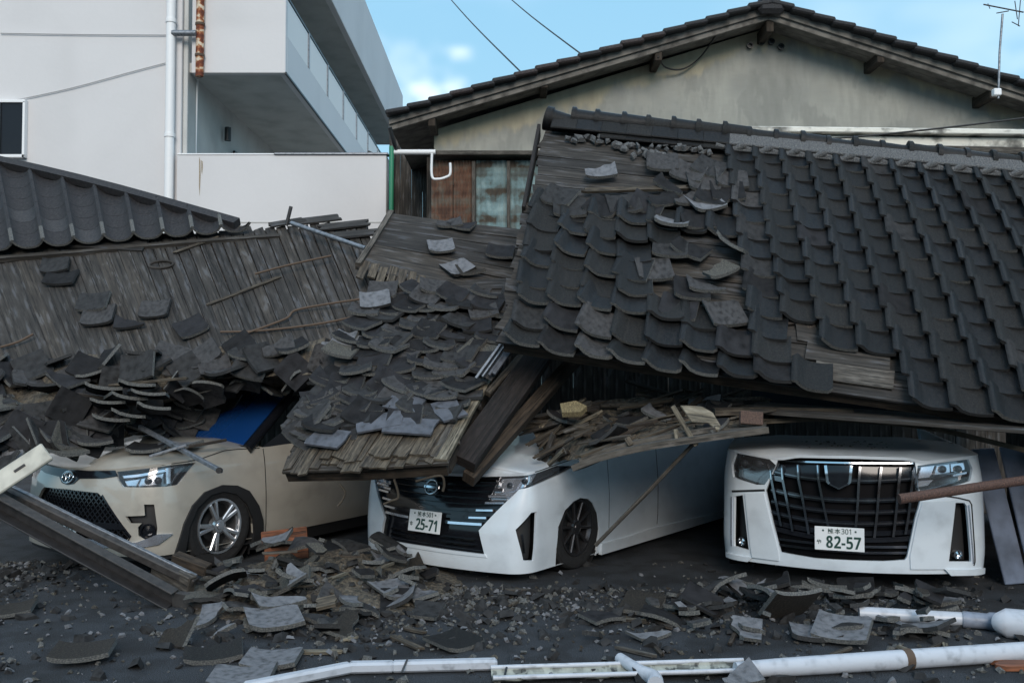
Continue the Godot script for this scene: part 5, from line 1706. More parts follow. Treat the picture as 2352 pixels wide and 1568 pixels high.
	for e in [[fl, -0.785, 0.30], [fr, 0.715, 0.29]]:
		var fb := skin_part(car, e[0], -0.07, 0.0, "fog_lamp_recess", M.matt_black, t, 0.06)
		var g := Geo.new()
		g.lathe(skin_frame(car, e[1], e[2], -0.04) * Transform3D(Basis(Vector3.UP, -PI / 2), Vector3.ZERO), PackedVector2Array([Vector2(0.034, -0.02), Vector2(0.034, 0.015), Vector2(0.026, 0.015), Vector2(0.02, 0.0), Vector2(0.0, 0.006)]), 20)
		put(g, "fog_lamp", M.chrome, fb)
		var sg := signf(e[1])
		skin_part(car, strip([[e[1] - 0.06 * sg + (0.03 if sg < 0 else -0.01) * sg, 0.62], [e[1] - 0.055 * sg, 0.3]], 0.012), -0.03, 0.01, "recess_bar", M.smoked_chrome, fb, 0.1)
	# grooves of the bumper corners
	skin_part(car, strip([[0.60, 0.705], [0.70, 0.69], [0.785, 0.668], [0.803, 0.64], [0.825, 0.24], [0.815, 0.215]], 0.01), 0.002, 0.006, "bumper_groove", M.matt_black, t, 0.06)
	skin_part(car, strip([[-0.60, 0.70], [-0.72, 0.685], [-0.86, 0.668]], 0.016), 0.002, 0.006, "bumper_groove", M.matt_black, t, 0.06)
	skin_part(car, strip([[0.775, 0.64], [0.80, 0.3], [0.806, 0.23]], 0.012), 0.006, 0.012, "bumper_trim", M.lamp_reflector, t, 0.06)
	skin_part(car, strip([[-0.86, 0.63], [-0.862, 0.26]], 0.012), 0.006, 0.012, "bumper_trim", M.lamp_reflector, t, 0.06)
	# bumper blades beside the grille stand a little proud
	skin_part(car, pv([[0.46, 0.665], [0.675, 0.672], [0.615, 0.255], [0.60, 0.2], [0.375, 0.2], [0.372, 0.29], [0.425, 0.548]]), 0.012, 0.02, "bumper_blade", M.paint_white, t, 0.06)
	skin_part(car, pv([[-0.74, 0.665], [-0.605, 0.68], [-0.552, 0.456], [-0.505, 0.27], [-0.5, 0.2], [-0.69, 0.2], [-0.7, 0.26]]), 0.012, 0.02, "bumper_blade", M.paint_white, t, 0.06)
	skin_part(car, pv([[0.60, 0.2], [0.93, 0.19], [0.93, 0.15], [0.64, 0.157]]), 0.02, 0.03, "corner_lip", M.paint_white, t, 0.06)
	skin_part(car, pv([[-0.69, 0.2], [-0.93, 0.2], [-0.93, 0.165], [-0.72, 0.165]]), 0.02, 0.03, "corner_lip", M.paint_white, t, 0.06)
	for s in [-1, 1]:
		var wc := car.skin(1.6 * s, 0.3)
		wheel(t, Vector3(0.9 * s, 0.36, wc.z), s, 0.34, 0.21, 0.23, 10, false, M.dark_alloy, M.dark_alloy, 0.1)
		wheel_box(t, Vector3(0.89 * s, 0.36, wc.z), s, 0.39)
	var sc := func(p: Vector2) -> Vector3: return Vector3(p.x * 0.74, 1.08 + 0.6 * p.y + 0.08 * (1.0 - p.x * p.x), -1.55 - 0.75 * p.y)
	var wg := Geo.new()
	wg.panel(pv([[-1, 0], [1, 0], [1, 1], [-1, 1]]), [], sc, 0.2, 0.01)
	put(wg, "windscreen", M.dark_glass, t)
	put(boxed(Vector3(1.6, 0.5, 3.4), 0.02), "underbody", M.matt_black, t, Transform3D(Basis(), Vector3(0, 0.5, -2.1)))

# ---------------------------------------------------------------- rubble
func scatter(pt: Patch, n: int, lab: String, group: String, a0 := 0.0, a1 := 1.0, b0 := 0.0, b1 := 1.0, pale := 0.06, edge := 0.6, up := 0.05, small := 0.0) -> void:
	for k in n:
		# jittered rows keep the cover even
		var a := lerpf(a0, a1, fposmod(k * 0.61803 + rng.randf() * 0.06, 1.0))
		var b := lerpf(b0, b1, (k + rng.randf()) / n)
		var xf := pt.frame(a, b) * Transform3D(spin(rng.randf_range(-0.75, 0.35), rng.randf_range(-1.0, 1.0), rng.randf_range(-0.4, 0.4)), Vector3(0, up * rng.randf_range(0.4, 1.6), 0))
		loose_tile(xf, lab, group, pale, edge, 0.35, small)

func mound_mesh(pt: Patch, nx: int, ny: int) -> Geo:
	var g := Geo.new()
	for i in nx:
		for j in ny:
			var p := []
			for c in [[0, 0], [1, 0], [1, 1], [0, 1]]:
				p.append(pt.p(float(i + c[0]) / nx, float(j + c[1]) / ny))
			g.quad(p[0], p[1], p[2], p[3], Vector3(0, 1, 0.7))
	return g

func build_left_rubble() -> void:
	var pt := Patch.new([
		[at(-120, 838, 7.75), at(140, 830, 7.8), at(400, 800, 7.85), at(640, 790, 7.85), at(900, 770, 7.9)],
		[at(-120, 910, 7.4), at(140, 895, 7.5), at(390, 870, 7.55), at(590, 862, 7.6), at(900, 850, 7.55)],
		[at(-120, 1010, 7.0), at(120, 1000, 7.15), at(310, 950, 7.6), at(480, 888, 8.3), at(740, 880, 8.2)],
		[at(-120, 1100, 6.75), at(60, 1060, 6.95), at(270, 1004, 7.45), at(400, 960, 9.1), at(720, 915, 9.0)]])
	pt.bump = noise(2.2, 3, 77)
	pt.high = 0.09
	single(mound_mesh(pt, 40, 24), "rubble_mound", M.earth, "dark mound of roof earth under the tumbled tiles", "rubble", "", Transform3D(), "stuff")
	var lab := "on the rubble heap over the beige car"
	scatter(pt, 62, lab, "tiles heaped over the beige car", 0.0, 1.0, 0.06, 0.52, 0.05, 0.62, 0.07)
	scatter(pt, 34, lab, "tiles heaped over the beige car", 0.0, 0.44, 0.5, 1.04, 0.05, 0.62, 0.09)
	# a nested stack of tiles on edge that slid down together
	for k in 8:
		var xf := Transform3D(spin(-0.12 + rng.randf_range(-0.1, 0.1), 0.5 + rng.randf_range(-0.3, 0.3), -0.12 + rng.randf_range(-0.1, 0.1)), at(235 + (k % 3) * 55 + rng.randf() * 30, 960 - k * 11.0, 7.25) + Vector3(0, 0.0, 0.06))
		loose_tile(xf, "in the slipped stack above the beige bonnet", "slipped stack of tiles", 0.0, 0.8, 0.1)
	# tiles that slid over the near half of the windscreen
	var slip := Patch.new([[at(290, 935, 7.75), at(575, 880, 8.5)], [at(315, 1000, 7.6), at(430, 988, 7.95)]])
	single(mound_mesh(slip, 8, 6), "rubble_mound", M.earth, "dark wedge of roof earth over the near half of the blue windscreen", "rubble", "", Transform3D(), "stuff")
	scatter(slip, 20, "sliding over the blue windscreen", "tiles over the windscreen", 0.0, 1.0, 0.0, 0.95, 0.05, 0.7, 0.05)
	# boards among the tiles
	for e in [[250, 885, 7.4, 430, 868, 7.4], [520, 1010, 7.3, 410, 1030, 7.2], [180, 905, 7.3, 330, 930, 7.25]]:
		single(bar(at(e[0], e[1], e[2]), at(e[3], e[4], e[5]), 0.05, 0.022), "broken_batten", [M.lath_mid, M.stub_b, M.beam_brown][rng.randi() % 3], "broken wooden batten caught among tiles above the beige car", "batten", "battens above the beige car")
	# slabs lying on the bonnet
	for e in [[338, 1026, 7.2, 0.1], [215, 1010, 7.15, 0.5], [420, 1018, 7.35, -0.3], [150, 1035, 6.95, 0.9]]:
		var xf := Transform3D(spin(0.12, e[3], 0.05), at(e[0], e[1], e[2]))
		loose_tile(xf, "lying flat on the beige bonnet", "tiles on the beige bonnet", 0.2, 0.9, 0.4)
	# galvanised strut across the bonnet
	var s := thing("galvanised_strut", "galvanised steel strut with a welded brace lying across the beige bonnet", "strut", at(410, 1030, 7.0))
	put(bar(at(320, 980, 7.35) - s.position, at(508, 1082, 6.72) - s.position, 0.032, 0.032, Vector3.UP, 0.004), "bar", M.galvanised, s)
	put(bar(at(428, 1022, 6.98) - s.position, at(342, 1048, 6.95) - s.position, 0.02, 0.02, Vector3.UP, 0.003), "brace", M.galvanised, s)
	var g := Geo.new()
	g.lathe(Transform3D(Basis(Vector3.UP, -PI / 2), at(503, 1080, 6.71) - s.position), PackedVector2Array([Vector2(0.022, -0.01), Vector2(0.022, 0.015), Vector2(0.0, 0.015)]), 14)
	put(g, "bolt", M.dark_steel, s)
	# cream board with a slot, at the left
	var c := thing("cream_panel", "cream painted board with a dark slot beside the beige car", "board", at(50, 1072, 6.3))
	var p0 := at(-60, 1146, 6.2) - c.position
	var p1 := at(108, 1036, 6.4) - c.position
	var nrm := Vector3(0.1, 0.35, 1).normalized()
	put(bar(p0, p1, 0.03, 0.15, Vector3(-0.45, 0.8, -0.3), 0.008), "panel", M.cream_panel, c)
	put(bar(p0.lerp(p1, 0.55) + nrm * 0.018, p0.lerp(p1, 0.70) + nrm * 0.018, 0.006, 0.018, Vector3(-0.45, 0.8, -0.3), 0.0), "slot", M.matt_black, c)
	# fallen carport rails in front of the beige car
	var r := thing("carport_rail", "long dark steel gutter rail fallen in front of the beige car", "rail", on_ground(380, 1378))
	var a := at(-70, 1118, 6.35) - r.position
	var b := on_ground(400, 1374, 0.05) - r.position
	var e2 := on_ground(482, 1388, 0.04) - r.position
	var up := Vector3(0.25, 0.9, 0.2)
	put(bar(a, b, 0.012, 0.11, up, 0.003), "web", M.dark_steel, r)
	put(bar(a + Vector3(0.02, 0.055, 0.04), b + Vector3(0.02, 0.05, 0.04), 0.085, 0.012, up, 0.003), "flange", M.dark_steel_paint, r)
	put(bar(a + Vector3(-0.02, -0.052, 0.04), b + Vector3(-0.02, -0.048, 0.04), 0.085, 0.012, up, 0.003), "flange", M.dark_steel, r)
	put(bar(b, e2, 0.05, 0.10, up, 0.004), "end_piece", M.dark_steel_paint, r)
	r = thing("carport_rail", "grey box rail lying over the gutter rail before the beige grille", "rail", at(200, 1210, 6.4))
	var ra := at(-50, 1096, 6.55) - r.position
	var rb := at(448, 1338, 6.32) - r.position
	put(bar(ra, rb, 0.07, 0.06, up, 0.008), "tube", M.dark_steel_paint, r)
	put(bar(ra + Vector3(0, 0.04, -0.02), rb + Vector3(0, 0.04, -0.02), 0.03, 0.02, up, 0.004), "lip", M.galvanised, r)
	single(bar(at(355, 1300, 6.45), at(440, 1345, 6.3), 0.07, 0.13, up, 0.006), "wood_block", M.board_grey, "grey wooden block wedged under the end of the box rail", "block")
	single(bar(at(400, 1280, 6.6), at(478, 1310, 6.55), 0.09, 0.08, up, 0.006), "wood_block", M.beam_brown, "brown wooden block beside the silver wheel", "block")
	# orange boards behind the wheel
	var o := thing("orange_boards", "two orange-brown wooden boards standing behind the silver wheel", "boards", at(655, 1250, 7.15))
	put(bar(at(600, 1240, 7.1) - o.position, at(705, 1226, 7.2) - o.position, 0.03, 0.12, Vector3.UP, 0.004), "board", M.orange_wood, o)
	put(bar(at(606, 1272, 7.08) - o.position, at(708, 1262, 7.18) - o.position, 0.03, 0.12, Vector3.UP, 0.004), "board", M.orange_wood, o)

func build_mid_rubble() -> void:
	var pt := Patch.new([
		[at(1215, 985, 7.5), at(1340, 925, 7.5), at(1540, 905, 7.5), at(1770, 915, 7.4)],
		[at(1240, 1020, 7.2), at(1340, 985, 7.05), at(1520, 960, 7.0), at(1765, 945, 6.95)],
		[at(1285, 1062, 6.95), at(1345, 1056, 6.5), at(1500, 1016, 6.25), at(1760, 980, 6.28)]])
	pt.bump = noise(3.0, 3, 79)
	pt.high = 0.05
	single(mound_mesh(pt, 30, 14), "debris_bed", M.earth, "bed of crushed wall clay and splinters on the white minivan", "rubble", "", Transform3D(), "stuff")
	var mats := ["lath_mid", "stub_b", "board_grey", "beam_brown", "lath_mid", "stub_b", "deck_c", "lath_pale"]
	for k in 62:
		var a := fposmod(k * 0.61803 + rng.randf() * 0.1, 1.0)
		var b := rng.randf_range(0.05, 1.0)
		var xf := pt.frame(a, b) * Transform3D(spin(rng.randf_range(-0.3, 0.3), rng.randf_range(-0.6, 0.9), rng.randf_range(-0.12, 0.12)), Vector3(0, 0.03 + rng.randf() * 0.06, 0))
		var mk: String = mats[rng.randi() % mats.size()]
		var ln := rng.randf_range(0.18, 0.6)
		single(board(ln, rng.randf_range(0.025, 0.075), rng.randf_range(0.008, 0.022), 0.06), "splintered_board", M[mk], "%s %s splintered board in the debris on the white minivan" % ["long" if ln > 0.42 else "short", {"lath_mid": "brown", "stub_b": "tan", "board_grey": "grey", "beam_brown": "dark brown", "deck_c": "grey-brown", "lath_pale": "pale"}[mk]], "board", "boards on the white minivan", xf)
	for k in 14:
		var xf := pt.frame(rng.randf(), rng.randf_range(0.3, 1.0)) * Transform3D(spin(rng.randf_range(-0.6, 0.3), rng.randf_range(-1.2, 1.2), rng.randf_range(-0.4, 0.4)), Vector3(0, 0.06, 0))
		loose_tile(xf, "in the debris on the white minivan", "tiles on the white minivan", 0.35, 0.8, 0.7, 0.3)
	# bent lining sheets whose cut edges arch over the cars
	for e in [[[[1328, 1072, 6.3], [1400, 1044, 6.22], [1500, 1020, 6.18], [1620, 1002, 6.2], [1752, 985, 6.22]], 0.042, "board_grey", "grey bent lining board arching over the white minivan"],
			[[[1335, 1058, 6.32], [1420, 1026, 6.25], [1520, 1004, 6.22], [1640, 984, 6.22]], 0.03, "board_grey", "thin grey batten arching over the white minivan"],
			[[[1745, 967, 6.6], [1880, 962, 6.55], [2010, 968, 6.5], [2150, 985, 6.42], [2380, 1040, 6.3]], 0.035, "lath_mid", "thin brown bent fascia strip above the white van"],
			[[[1640, 945, 6.75], [1760, 942, 6.7], [1950, 945, 6.65]], 0.05, "stub_b", "brown ceiling batten above the white van"]]:
		var g := bent(smooth(e[0].map(func(w): return at(w[0], w[1], w[2])), 5), 0.26 if e[1] > 0.04 else 0.1, e[1])
		single(g, "bent_fascia", M[e[2]], e[3], "board")
	# pale torn plywood and hanging laths
	for e in [[1545, 932, 6.15, 1600, 1024, 6.1, 0.035, 0.012, "lath_pale", "pale split lath hanging at an angle over the minivan roofline"], [1552, 985, 6.12, 1556, 1016, 6.1, 0.03, 0.012, "lath_pale", "short pale splinter hanging beside the split lath"], [1440, 1005, 6.18, 1450, 1022, 6.16, 0.04, 0.02, "stub_a", "small tan chip of wood hanging on the debris edge"], [1700, 958, 6.25, 1752, 962, 6.25, 0.09, 0.04, "shingle_red", "small reddish wooden block in the debris edge"]]:
		single(bar(at(e[0], e[1], e[2]), at(e[3], e[4], e[5]), e[6], e[7], Vector3(0, 0.2, 1)), "hanging_lath", M[e[8]], e[9], "lath")
	var py := Geo.new()
	py.slab(Transform3D(spin(0.95, 0.1, -0.25), at(1610, 958, 6.2)), PackedVector2Array([Vector2(-0.14, -0.07), Vector2(0.02, -0.09), Vector2(0.1, -0.05), Vector2(0.14, 0.05), Vector2(0.11, 0.1), Vector2(0.05, 0.04), Vector2(-0.08, 0.05)]), 0.01)
	single(py, "torn_plywood", M.lath_pale, "torn pale plywood scrap behind the split lath", "plywood")
	var gp := Geo.new()
	gp.slab(Transform3D(spin(0.7, 0.0, 0.1), at(1318, 940, 6.9)), PackedVector2Array([Vector2(-0.1, -0.05), Vector2(0.02, -0.07), Vector2(0.1, 0.0), Vector2(0.05, 0.06), Vector2(-0.09, 0.05)]), 0.05)
	single(gp, "clay_lump", mat("clay_yellow", lin(0.36, 0.29, 0.16), 0.95, TX.clay, 5.0), "yellow lump of wall clay under the tiled roof end", "clay")
	# thin pole propped against the flank
	var g := Geo.new()
	g.tube(path([at(1594, 1018, 6.2), at(1490, 1128, 6.35), at(1368, 1252, 6.5)]), 0.014, 8)
	single(g, "thin_pole", M.board_grey, "thin grey pole propped against the flank of the white minivan", "pole")
	# hanging wires below the torn eave
	for e in [[[780, 1112, 6.45], [792, 1130, 6.45], [785, 1150, 6.45], [775, 1162, 6.45]], [[905, 1100, 6.4], [915, 1140, 6.4], [898, 1150, 6.4], [880, 1158, 6.4]], [[955, 1105, 6.35], [1010, 1092, 6.33], [1020, 1110, 6.35], [1017, 1128, 6.36]]]:
		g = Geo.new()
		g.tube(smooth(e.map(func(w): return at(w[0], w[1], w[2]))), 0.009, 6)
		single(g, "hanging_wire", M.lath_mid, "short curled wire hanging from the torn eave boards", "wire", "wires under the torn eave")
	# soffit board under the big eave, added to shade the van bonnet
	single(bar(at(1730, 935, 6.75), at(2420, 985, 6.05), 0.5, 0.025, Vector3(0, 1, 0.1)), "soffit_board", M.deck_a, "weathered soffit board added under the eave to shade the white van", "board")
	# unseen walls added behind and beside the cars to stop light leaking in
	var w := thing("light_block_wall", "added back wall of weathered boards blocking light behind the cars", "wall", Vector3(1.5, 0, -10.1))
	for k in 34:
		put(boxed(Vector3(0.345, 2.4 if k > 14 else 1.7, 0.04), 0.006), "board", M.deck_c, w, Transform3D(Basis(), Vector3(-6.6 + k * 0.35, 1.2 if k > 14 else 0.85, rng.randf() * 0.02)))
	w = thing("light_block_wall", "added side wall of weathered boards blocking light under the right end of the tiled roof", "wall", Vector3(5.1, 0, -7.6))
	for k in 12:
		put(boxed(Vector3(0.04, 1.15 + 0.1 * (11 - k), 0.3), 0.006), "board", M.deck_c, w, Transform3D(Basis(), Vector3(rng.randf() * 0.02, 0.5 + 0.05 * (11 - k), -1.7 + k * 0.3)))

func build_right() -> void:
	# blue-grey boarded panel leaning beside the van
	var t := thing("leaning_panel", "blue-grey boarded panel leaning beside the white van", "panel", on_ground(2395, 1340))
	for k in 4:
		var lo := on_ground(2336 + k * 62, 1341 + k * 2, 0.01) - t.position
		var hi := at(2258 + k * 64, 1030 - k * 4, 6.98) - t.position
		put(bar(lo, hi, 0.188, 0.022, Vector3(0.15, 0.25, 1), 0.006), "board", M.blue_grey_board, t)
	var g := Geo.new()
	g.tube(path([at(2066, 1146, 5.95), at(2210, 1124, 5.95), at(2520, 1078, 5.98)]), [0.034, 0.032, 0.03], 12)
	single(g, "rusty_pole", M.rusty_pole, "rusty brown pole jutting in front of the white van", "pole")
	# pipes on the ground
	var p := thing("plastic_pipe", "white plastic pipe with a wide socket lying by the tile pile", "pipe", on_ground(2140, 1410))
	var q := func(u, v, h): return on_ground(u, v, h) - p.position
	g = Geo.new()
	g.tube(path([q.call(1974, 1408, 0.05), q.call(2140, 1418, 0.05), q.call(2215, 1422, 0.05)]), 0.042, 14)
	put(g, "pipe", M.pvc, p)
	g = Geo.new()
	g.tube(path([q.call(2212, 1422, 0.05), q.call(2268, 1427, 0.05), q.call(2275, 1427, 0.05), q.call(2300, 1429, 0.05)]), [0.05, 0.047, 0.055, 0.055], 14)
	put(g, "socket", mat("pvc_grey", lin(0.3, 0.34, 0.42), 0.4, TX.grime, 2.0), p)
	g = Geo.new()
	g.tube(path([q.call(2298, 1430, 0.07), q.call(2312, 1431, 0.08), q.call(2420, 1440, 0.08)]), [0.06, 0.085, 0.085], 16)
	put(g, "collar", M.pvc, p)
	p = thing("plastic_pipe", "long white drain pipe lying across the foreground asphalt", "pipe", on_ground(2000, 1525))
	q = func(u, v, h): return on_ground(u, v, h) - p.position
	g = Geo.new()
	g.tube(path([q.call(1690, 1538, 0.05), q.call(1800, 1532, 0.05), q.call(2078, 1514, 0.05), q.call(2500, 1486, 0.05)]), [0.038, 0.046, 0.05, 0.05], 16)
	put(g, "pipe", M.pvc, p)
	g = Geo.new()
	g.tube(path([q.call(2074, 1514, 0.05), q.call(2092, 1513, 0.05)]), 0.054, 16)
	put(g, "broken_joint", M.rusty_wire, p)
	# crushed gutter: half-round trough, dirty inside
	p = thing("crushed_gutter", "dirty half-round white gutter lying before the minivan", "gutter", on_ground(1400, 1540))
	g = Geo.new()
	var ga := on_ground(1130, 1550, 0.03) - p.position
	var gb := on_ground(1720, 1532, 0.03) - p.position
	var dir := (gb - ga).normalized()
	var side := Vector3(dir.z, 0, -dir.x)
	var last := []
	for k in 11:
		var f := k / 10.0
		var c := ga.lerp(gb, f) + Vector3(0, 0, 0.01 * sin(k * 1.7))
		var ring := []
		for i in 9:
			var an := PI * i / 8
			ring.append(c + side * cos(an) * (0.075 + 0.01 * sin(k * 2.0)) + Vector3(0, -sin(an) * 0.03 + 0.012, 0))
		if k:
			for i in 8:
				g.quad(last[i], last[i + 1], ring[i + 1], ring[i], Vector3.UP)
				g.quad(last[i] + Vector3(0, -0.004, 0), last[i + 1] + Vector3(0, -0.004, 0), ring[i + 1] + Vector3(0, -0.004, 0), ring[i] + Vector3(0, -0.004, 0), Vector3.DOWN)
		last = ring
	put(g, "trough", M.pvc_dirty, p)
	g = Geo.new()
	g.tube(path([ga + side * 0.08 + Vector3(0, 0.012, 0), gb + side * 0.08 + Vector3(0, 0.012, 0)]), 0.012, 8)
	g.tube(path([ga - side * 0.08 + Vector3(0, 0.012, 0), gb - side * 0.08 + Vector3(0, 0.012, 0)]), 0.012, 8)
	put(g, "bead", M.pvc, p)
	# bent white gutter strip
	p = thing("gutter_strip", "thin bent white gutter strip lying on the foreground asphalt", "gutter", on_ground(880, 1535))
	q = func(u, v, h): return on_ground(u, v, h) - p.position
	g = Geo.new()
	for e in [[[560, 1580], [805, 1532]], [[800, 1532], [905, 1530]], [[900, 1530], [1142, 1524]]]:
		var a: Vector3 = q.call(e[0][0], e[0][1], 0.035)
		var b: Vector3 = q.call(e[1][0], e[1][1], 0.035)
		add_bar(g, a, b, 0.06, 0.055, Vector3.UP, 0.012)
	put(g, "strip", M.pvc, p)
	put(bar(q.call(922, 1545, 0.03), q.call(936, 1512, 0.075), 0.012, 0.006), "tie_wire", M.black_metal, p)
	put(bar(q.call(1158, 1556, 0.03), q.call(1170, 1506, 0.06), 0.012, 0.006), "tie_wire", M.black_metal, p)
	# elbow stub
	g = Geo.new()
	g.tube(smooth([on_ground(1424, 1512, 0.05), on_ground(1460, 1534, 0.05), on_ground(1500, 1556, 0.045), on_ground(1506, 1572, 0.04)]), [0.03, 0.03, 0.03, 0.03, 0.03, 0.03, 0.03, 0.03, 0.03, 0.033, 0.036, 0.038, 0.04, 0.04, 0.04, 0.04, 0.04, 0.04, 0.04], 14)
	single(g, "pipe_elbow", M.pvc, "short white pipe elbow lying over the dirty gutter", "pipe")
	g = board(0.3, 0.11, 0.025, 0.06)
	single(g, "wood_fragment", M.orange_wood, "orange-brown wood fragment beside the long white pipe", "wood", "", Transform3D(spin(0, -0.1, 0.03), on_ground(2345, 1528, 0.02)))

func heap_height(x: float, z: float, c: Vector3, rx: float, rz: float, h: float) -> float:
	var d := pow((x - c.x) / rx, 2) + pow((z - c.z) / rz, 2)
	return h * maxf(0.0, 1.0 - d)

func build_ground_rubble() -> void:
	# tiles in the pile in front of the beige car and the minivan, then the pile before the van
	var lab1 := "in the pile between the silver wheel and minivan"
	var c1 := on_ground(740, 1345)
	for k in 84:
		var u := rng.randf_range(470, 985)
		var v := rng.randf_range(1285, 1470)
		if v > 1420 and u > 820:
			v -= 70
		var p := on_ground(u, v)
		var h := heap_height(p.x, p.z, c1, 0.95, 0.95, 0.3) * rng.randf_range(0.35, 1.0)
		var tx := rng.randf_range(-0.5, 0.5) * (1.0 if h > 0.04 else 0.35)
		var xf := Transform3D(spin(tx, rng.randf_range(-PI, PI), rng.randf_range(-0.45, 0.45) + (PI if rng.randf() < 0.3 else 0.0)), p + Vector3(0, h + 0.035 + absf(tx) * 0.1, 0))
		loose_tile(xf, lab1, "pile before the minivan", 0.42, 0.8, 0.85, 0.45)
	var lab2 := "in the low pile before the white van"
	var c2 := on_ground(1880, 1415)
	for k in 66:
		var u := rng.randf_range(1260, 2180)
		var v := rng.randf_range(1362, 1480)
		if u < 1500 and rng.randf() < 0.5:
			u += 350
		var p := on_ground(u, v)
		var h := heap_height(p.x, p.z, c2, 1.3, 0.6, 0.14) * rng.randf_range(0.2, 1.0)
		var tx := rng.randf_range(-0.45, 0.45) * (1.0 if h > 0.03 else 0.35)
		var xf := Transform3D(spin(tx, rng.randf_range(-PI, PI), rng.randf_range(-0.3, 0.3) + (PI if rng.randf() < 0.3 else 0.0)), p + Vector3(0, h + 0.03 + absf(tx) * 0.1, 0))
		loose_tile(xf, lab2, "low pile before the van", 0.34, 0.7, 0.85, 0.6)
	# single pieces
	for e in [[190, 1492, 0, "tile_earth", 0.25, 0.0, 0.05, "earth-covered roof tile lying alone on the asphalt", 1.0], [628, 1416, 2, "tile_pale", 0.4, 0.12, 0.09, "pale grey roof tile propped flat on the pile", 1.05], [625, 1510, 0, "tile_pale", 0.05, 0.0, 0.03, "pale roof tile lying flat near the gutter strip", 0.95], [556, 1550, 1, "tile_pale", 0.1, 0.0, 0.03, "pale roof tile at the bent end of the gutter strip", 1.0], [632, 1362, 4, "tile_pale", 0.6, 0.3, 0.16, "pale broken tile tilted on top of the pile", 1.0], [415, 1440, 3, "tile_earth", -0.4, 0.9, 0.09, "dark hollow tile standing on edge on the asphalt", 0.8], [490, 1490, 5, "roof_tile_3", 0.3, 0.1, 0.04, "broken dark tile before the hollow tile", 1.0], [1935, 1440, 0, "tile_pale", -0.5, 0.22, 0.08, "pale arched roof tile beside the plastic pipe", 1.0], [1475, 1448, 4, "tile_pale", 0.6, 0.1, 0.03, "pale broken tile on the asphalt before the minivan", 0.8], [1690, 1538, 6, "tile_pale", 0.2, 0.3, 0.09, "pale tile corner leaning on the long pipe end", 0.7], [1815, 1385, 0, "tile_earth", 0.2, -0.7, 0.13, "upright earth-brown tile in front of the white van", 1.0], [1040, 1470, 1, "roof_tile_1", 0.75, 0.05, 0.03, "lone dark curved tile on the open asphalt", 0.9], [940, 1300, 3, "tile_earth", 1.2, 1.1, 0.1, "dark tile standing upright before the white bumper", 0.9], [2130, 1372, 6, "tile_pale", 0.1, 0.0, 0.04, "pale flat tile under the white van's corner", 1.0], [20, 1392, 5, "tile_earth", 0.3, 0.1, 0.05, "dark broken tile at the edge of the rubble by the rails", 1.0], [905, 1350, 2, "tile_pale", 0.7, 0.2, 0.1, "pale tile leaning below the minivan bumper", 0.9]]:
		var xf := Transform3D(spin(e[5], e[4], 0.05 if e[5] < 0.5 else 0.3) * Basis.from_scale(Vector3.ONE * e[8]), on_ground(e[0], e[1], e[6]))
		var o := put(loose_meshes[e[2]], "roof_tile", [M[e[3]], M.tile_edge], null, xf)
		tag(o, e[7], "roof tile")
	single(board(0.13, 0.09, 0.02, 0.02), "wood_fragment", M.stub_a, "small tan wood block on top of the tile pile", "wood", "", Transform3D(spin(0.4, 0.3, 0.2), on_ground(750, 1383, 0.22)))
	# sticks and laths on the ground
	for k in 34:
		var u := rng.randf_range(430, 2200)
		var v := rng.randf_range(1335, 1500) if u > 700 else rng.randf_range(1300, 1440)
		if u > 1000 and u < 1300 and v > 1400:
			v -= 60
		var p := on_ground(u, v, 0.015)
		if u < 1000 and v < 1420:
			p.y += heap_height(p.x, p.z, c1, 0.95, 0.95, 0.26)
		var wk: String = ["lath_mid", "stub_b", "board_grey", "lath_pale", "beam_brown"][rng.randi() % 5]
		var wl := rng.randf_range(0.1, 0.4)
		single(board(wl, rng.randf_range(0.02, 0.05), 0.014, 0.05), "wood_splinter", M[wk], "%s %s wood splinter on the asphalt among tile pieces" % ["long" if wl > 0.25 else "short", {"lath_mid": "brown", "stub_b": "tan", "board_grey": "grey", "beam_brown": "dark brown", "lath_pale": "pale"}[wk]], "splinter", "splinters on the asphalt", Transform3D(spin(rng.randf_range(-0.1, 0.1), rng.randf_range(-PI, PI), 0), p))
	# crumbs of clay and mortar that nobody could count
	var crumbs := [["tile_edge", 1500, 0.4], ["tile_pale", 1100, 0.3], ["tile_clay", 1300, 0.26], ["stub_b", 700, 0.22], ["dusty_tile_1", 1500, 0.8]]
	for ci in crumbs.size():
		var e: Array = crumbs[ci]
		var mm := MultiMesh.new()
		mm.transform_format = MultiMesh.TRANSFORM_3D
		mm.mesh = chip_meshes[ci % chip_meshes.size()]
		mm.instance_count = e[1]
		for k in e[1]:
			var u := rng.randf_range(-60, 2400)
			var v: float
			var w := rng.randf()
			if w < 0.30:
				u = rng.randfn(780, 190); v = 1345 + absf(rng.randfn(0, 60))
			elif w < 0.72:
				u = rng.randf_range(1000, 2250); v = 1350 + absf(rng.randfn(20, 48))
			elif w < 0.82:
				u = rng.randfn(40, 90); v = 1290 + absf(rng.randfn(0, 50))
			else:
				v = rng.randf_range(1290, 1570)
			v = clampf(v, 1225, 1575)
			var p := on_ground(u, v, 0.006)
			p.y += heap_height(p.x, p.z, c1, 0.9, 0.9, 0.2) * rng.randf()
			var s: float = e[2] * pow(rng.randf(), 2.0) + 0.045
			mm.set_instance_transform(k, Transform3D(spin(rng.randf_range(-0.8, 0.8), rng.randf_range(-PI, PI), rng.randf_range(-0.8, 0.8)) * Basis.from_scale(Vector3(s * rng.randf_range(0.7, 1.4), s, s * rng.randf_range(0.6, 1.2))), p))
		var o := MultiMeshInstance3D.new()
		o.multimesh = mm
		o.material_override = M[e[0]]
		o.name = numbered("rubble_crumbs")
		add_child(o)
